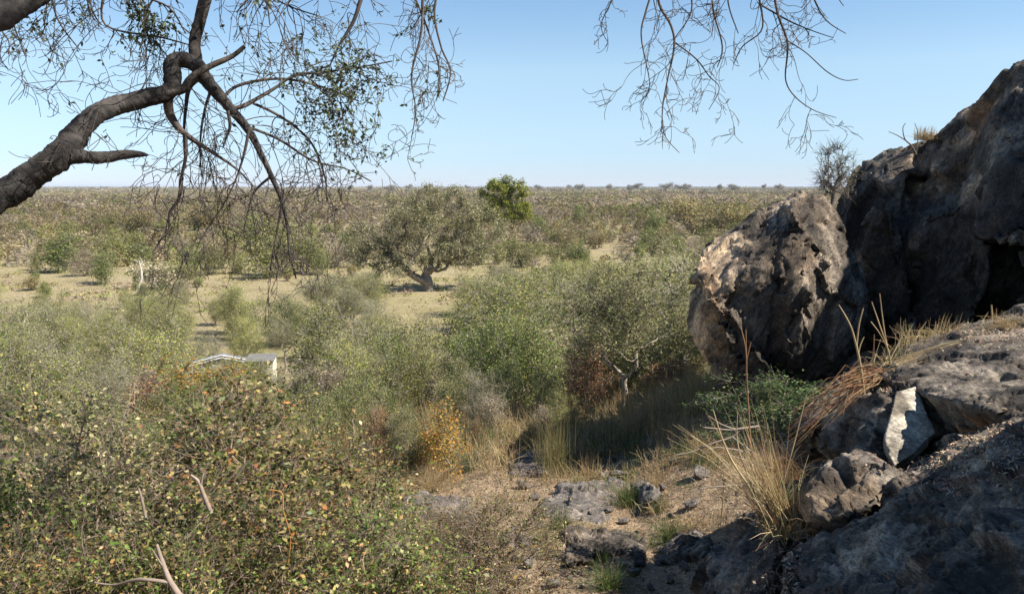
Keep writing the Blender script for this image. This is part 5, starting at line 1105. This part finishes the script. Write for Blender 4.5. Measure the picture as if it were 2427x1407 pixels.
ROCKS = {'rock_ledge', 'rock_slab', 'split_rock', 'hollow_rock', 'sloping_rock', 'wedge_rock', 'dark_boulder', 'cracked_rock', 'jagged_rock'}
C = []
for (cx, cy, sx, sy, n) in [(2200, 1080, 70, 22, 420), (2330, 1040, 80, 22, 380), (2240, 1150, 40, 12, 120), (2390, 1100, 40, 30, 200), (1865, 1290, 22, 40, 420), (2080, 915, 40, 14, 200), (2360, 790, 60, 16, 420), (1760, 1235, 40, 14, 160), (1835, 1390, 30, 20, 200), (2250, 990, 120, 60, 90)]:
    for k in range(n):
        p_, nz = on_rock(r.normal(cx, sx), r.normal(cy, sy))
        if p_ is not None and nz > .1: C.append(p_ + [0, 0, .008])
C = np.array(C); b = C.mean(0); g.leaves(C - b, r.uniform(.015, .05, len(C)), .3, pick([(5, (.55, .40, .26)), (3, (.40, .24, .16)), (2, (.7, .56, .4))], len(C), r), r, 1.5)
o = link('straw_litter', g.mesh('straw_litter', M_STRAW), None, b); tag(o, 'straw and dead leaves caught in the hollows of the rocks', 'leaf litter', kind='stuff')
p_, nz = on_rock(1855, 1250)
# bare thorn trees on the cliff shoulder
def bare(px, base, D, top, w_, seed, label, ntar=60, tw=4, name='thorn_tree'):
    b = P(px, base, D); h = P(px, top, D)[2] - b[2]
    pl = make_plant(seed, [((0, 0, h * .62), (w_, w_, h * .38)), ((0, 0, h * .4), (w_ * .8, w_ * .8, h * .3))], ntar, 120, .05, G_GREY, base=[(0, 0, -.15), (.01, 0, h * .15), (.03, 0, h * .3)], spread=.02, stems=1, twigs=tw, twlen=.22, twr=.0038, r0=.0034, seg=4, woodcol=(.5, .46, .44))
    t = put(pl, name, b, 0, 1, ('stems', 'foliage')); tag(t, label, 'small tree')
bare(1972, 480, 16.6, 345, .32, 601, 'bare twiggy grey thorn tree in the cleft beside the leaning boulder', 90, 5)
bare(2010, 450, 17.2, 368, .22, 602, 'thin bare sapling on the rock shoulder beside the thorn tree', 14, 1, 'sapling')
things_tubes('sapling', 'leafless crooked sapling on the cliff shoulder', 'small tree', [[(2172, 366, 17.0, 5), (2160, 345, 17, 4), (2145, 330, 17, 3), (2140, 305, 17, 2), (2146, 292, 17, 1.5)], [(2150, 335, 17, 3), (2125, 320, 17, 2), (2106, 312, 17, 1.5)], [(2172, 360, 17, 3), (2176, 320, 17, 2), (2168, 292, 17, 1.5)]], M_STEM, (.6, .55, .5))
log('rock plants')

# ------------------------------------------------------------------ the buildings among the bushes
def simple(name, col, rough=.7, var=.12):
    m, nt, N, L, out = mat(name); n = N.new('ShaderNodeTexNoise'); n.inputs['Scale'].default_value = 3; n.inputs['Detail'].default_value = 6
    tc = N.new('ShaderNodeTexCoord'); L.new(tc.outputs['Object'], n.inputs['Vector'])
    r_ = ramp(N, [(.3, tuple(c * (1 - var) for c in col)), (.7, tuple(min(1, c * (1 + var)) for c in col))]); L.new(n.outputs['Fac'], r_.inputs[0])
    b = N.new('ShaderNodeBsdfPrincipled'); b.inputs['Roughness'].default_value = rough; L.new(r_.outputs[0], b.inputs['Base Color']); L.new(b.outputs[0], out.inputs['Surface']); return m
M_CREAM = simple('cream_plaster', (.72, .66, .48)); M_GROOF = simple('grey_sheet_roof', (.17, .16, .145)); M_WHITE = simple('white_paint', (.8, .79, .74)); M_DOOR = simple('brown_door', (.12, .08, .05))
def boxm(name, m, parent, lo_, hi_, bev=.01):
    bm = bmesh.new(); bmesh.ops.create_cube(bm, size=1)
    for v in bm.verts: v.co = Vector([lo_[i] + (v.co[i] + .5) * (hi_[i] - lo_[i]) for i in range(3)])
    bmesh.ops.bevel(bm, geom=bm.edges[:], offset=bev, segments=1, affect='EDGES')
    me = bpy.data.meshes.new(name); bm.to_mesh(me); bm.free(); me.materials.append(m); return link(name, me, parent)
def prismm(name, m, parent, prof, y0, y1):
    """profile in x,z extruded along y"""
    n = len(prof); V = [(x, y0, z) for x, z in prof] + [(x, y1, z) for x, z in prof]
    me = bpy.data.meshes.new(name); me.from_pydata(V, [], [list(range(n)), list(range(2 * n - 1, n - 1, -1))] + [[i, i + n, (i + 1) % n + n, (i + 1) % n] for i in range(n)]); me.materials.append(m)
    bm = bmesh.new(); bm.from_mesh(me); bmesh.ops.recalc_face_normals(bm, faces=bm.faces[:]); bm.to_mesh(me); bm.free(); return link(name, me, parent)
c = P(618, 870, 38); zt = P(618, 853, 38)[2]; zb = float(hgt(c[0:1], c[1:2])[0]); t = empty('hut', (c[0], 38, zb), math.radians(6)); hh = zt - zb
boxm('wall', M_CREAM, t, (-.5, 0, 0), (.55, .9, hh)); prismm('roof', M_GROOF, t, [(-.62, hh + .004), (.64, hh + .004), (.64, hh + .07), (-.62, hh + .07)], -.12, 1.0).rotation_euler = (math.radians(7), 0, 0)
tag(t, 'small cream walled hut with a grey roof half hidden by bushes', 'hut')
c = P(525, 842, 39); zr = c[2]; zb = float(hgt(c[0:1], c[1:2])[0]); t = empty('gabled_building', (c[0], 39, zb), math.radians(14)); hr = zr - zb; L1, R1, dr = -2.6, 1.25, .62
el_, er_ = hr - .62, hr - .32
prismm('wall', M_CREAM, t, [(L1 + .2, 0), (R1 - .2, 0), (R1 - .2, er_ - .10), (0, hr - .16), (L1 + .2, el_ - .09)], .1, 1.2)
prismm('roof', M_GROOF, t, [(L1, el_ - .05), (0, hr - .07), (R1, er_ - .05), (R1, er_), (0, hr), (L1, el_)], 0, .7)
prismm('bargeboard', M_WHITE, t, [(L1 - .02, el_ - .10), (0, hr - .115), (R1, er_ - .10), (R1, er_ - .055), (0, hr - .07), (L1 - .02, el_ - .055)], -.06, -.003)
prismm('roof_trim', M_WHITE, t, [(L1 - .02, el_ + .004), (0, hr + .004), (R1, er_ + .004), (R1, er_ + .035), (0, hr + .035), (L1 - .02, el_ + .035)], -.05, .05)
boxm('window', M_DOOR, t, (-1.3, .06, 1.0), (-.6, .097, 1.6)); tag(t, 'cream building with white gable edges behind the orange topped shrub', 'building')
log('buildings')
# ------------------------------------------------------------------ light, sky, output
SUN_AZ, SUN_EL = 107.0, 47.0       # clockwise from the view direction, height above the horizon
az, el = math.radians(SUN_AZ), math.radians(SUN_EL)
to_sun = Vector((math.sin(az) * math.cos(el), math.cos(az) * math.cos(el), math.sin(el)))
ld = bpy.data.lights.new('sun', 'SUN'); ld.energy = 4.9; ld.angle = math.radians(.5); ld.color = (1, .955, .88)
lo = bpy.data.objects.new('sun', ld); COL.objects.link(lo); lo.rotation_euler = to_sun.to_track_quat('Z', 'Y').to_euler()
w = bpy.data.worlds.new('World'); sc.world = w; w.use_nodes = True
nt = w.node_tree; bg = nt.nodes['Background']; sk = nt.nodes.new('ShaderNodeTexSky'); sk.sky_type = 'NISHITA'
sk.sun_disc = False; sk.sun_elevation = el; sk.sun_rotation = az; sk.altitude = 0; sk.air_density = 1.0; sk.dust_density = .0; sk.ozone_density = 1.5
tcw = nt.nodes.new('ShaderNodeTexCoord'); sxw = nt.nodes.new('ShaderNodeSeparateXYZ'); nt.links.new(tcw.outputs['Generated'], sxw.inputs[0])
rw = ramp(nt.nodes, [(0, (.61, .78, 1.32)), (.03, (.66, .84, 1.26)), (.07, (.84, .95, 1.17)), (.13, (1.08, 1.13, 1.18)), (.2, (.97, 1.09, 1.17)), (.5, (.8, .95, 1.1))]); nt.links.new(sxw.outputs['Z'], rw.inputs[0])
mw = nt.nodes.new('ShaderNodeMix'); mw.data_type = 'RGBA'; mw.blend_type = 'MULTIPLY'; mw.inputs['Factor'].default_value = 1
nt.links.new(sk.outputs[0], mw.inputs['A']); nt.links.new(rw.outputs[0], mw.inputs['B']); nt.links.new(mw.outputs['Result'], bg.inputs[0]); bg.inputs[1].default_value = .068
sc.view_settings.view_transform = 'Standard'; sc.view_settings.look = 'None'; sc.view_settings.exposure = .97; sc.view_settings.gamma = 1
sc.cycles.max_bounces = 5; sc.cycles.diffuse_bounces = 1; sc.cycles.transmission_bounces = 3
finish_labels()
log('done')

if True:
    bm = bmesh.new(); bmesh.ops.create_cube(bm, size=1)
    for v in bm.verts: v.co = Vector((v.co.x * 100000, v.co.y * 100000, -4 if v.co.z < 0 else 60))
    me = bpy.data.meshes.new('haze'); bm.to_mesh(me); bm.free(); m, nt_, N, L, out = mat('haze_air'); pv = N.new('ShaderNodeVolumePrincipled')
    pv.inputs['Color'].default_value = (.82, .88, .97, 1); pv.inputs['Density'].default_value = 6e-5; L.new(pv.outputs[0], out.inputs['Volume']); me.materials.append(m)
    tag(link('haze', me), 'thin dusty haze over the far plain', 'haze', kind='stuff')
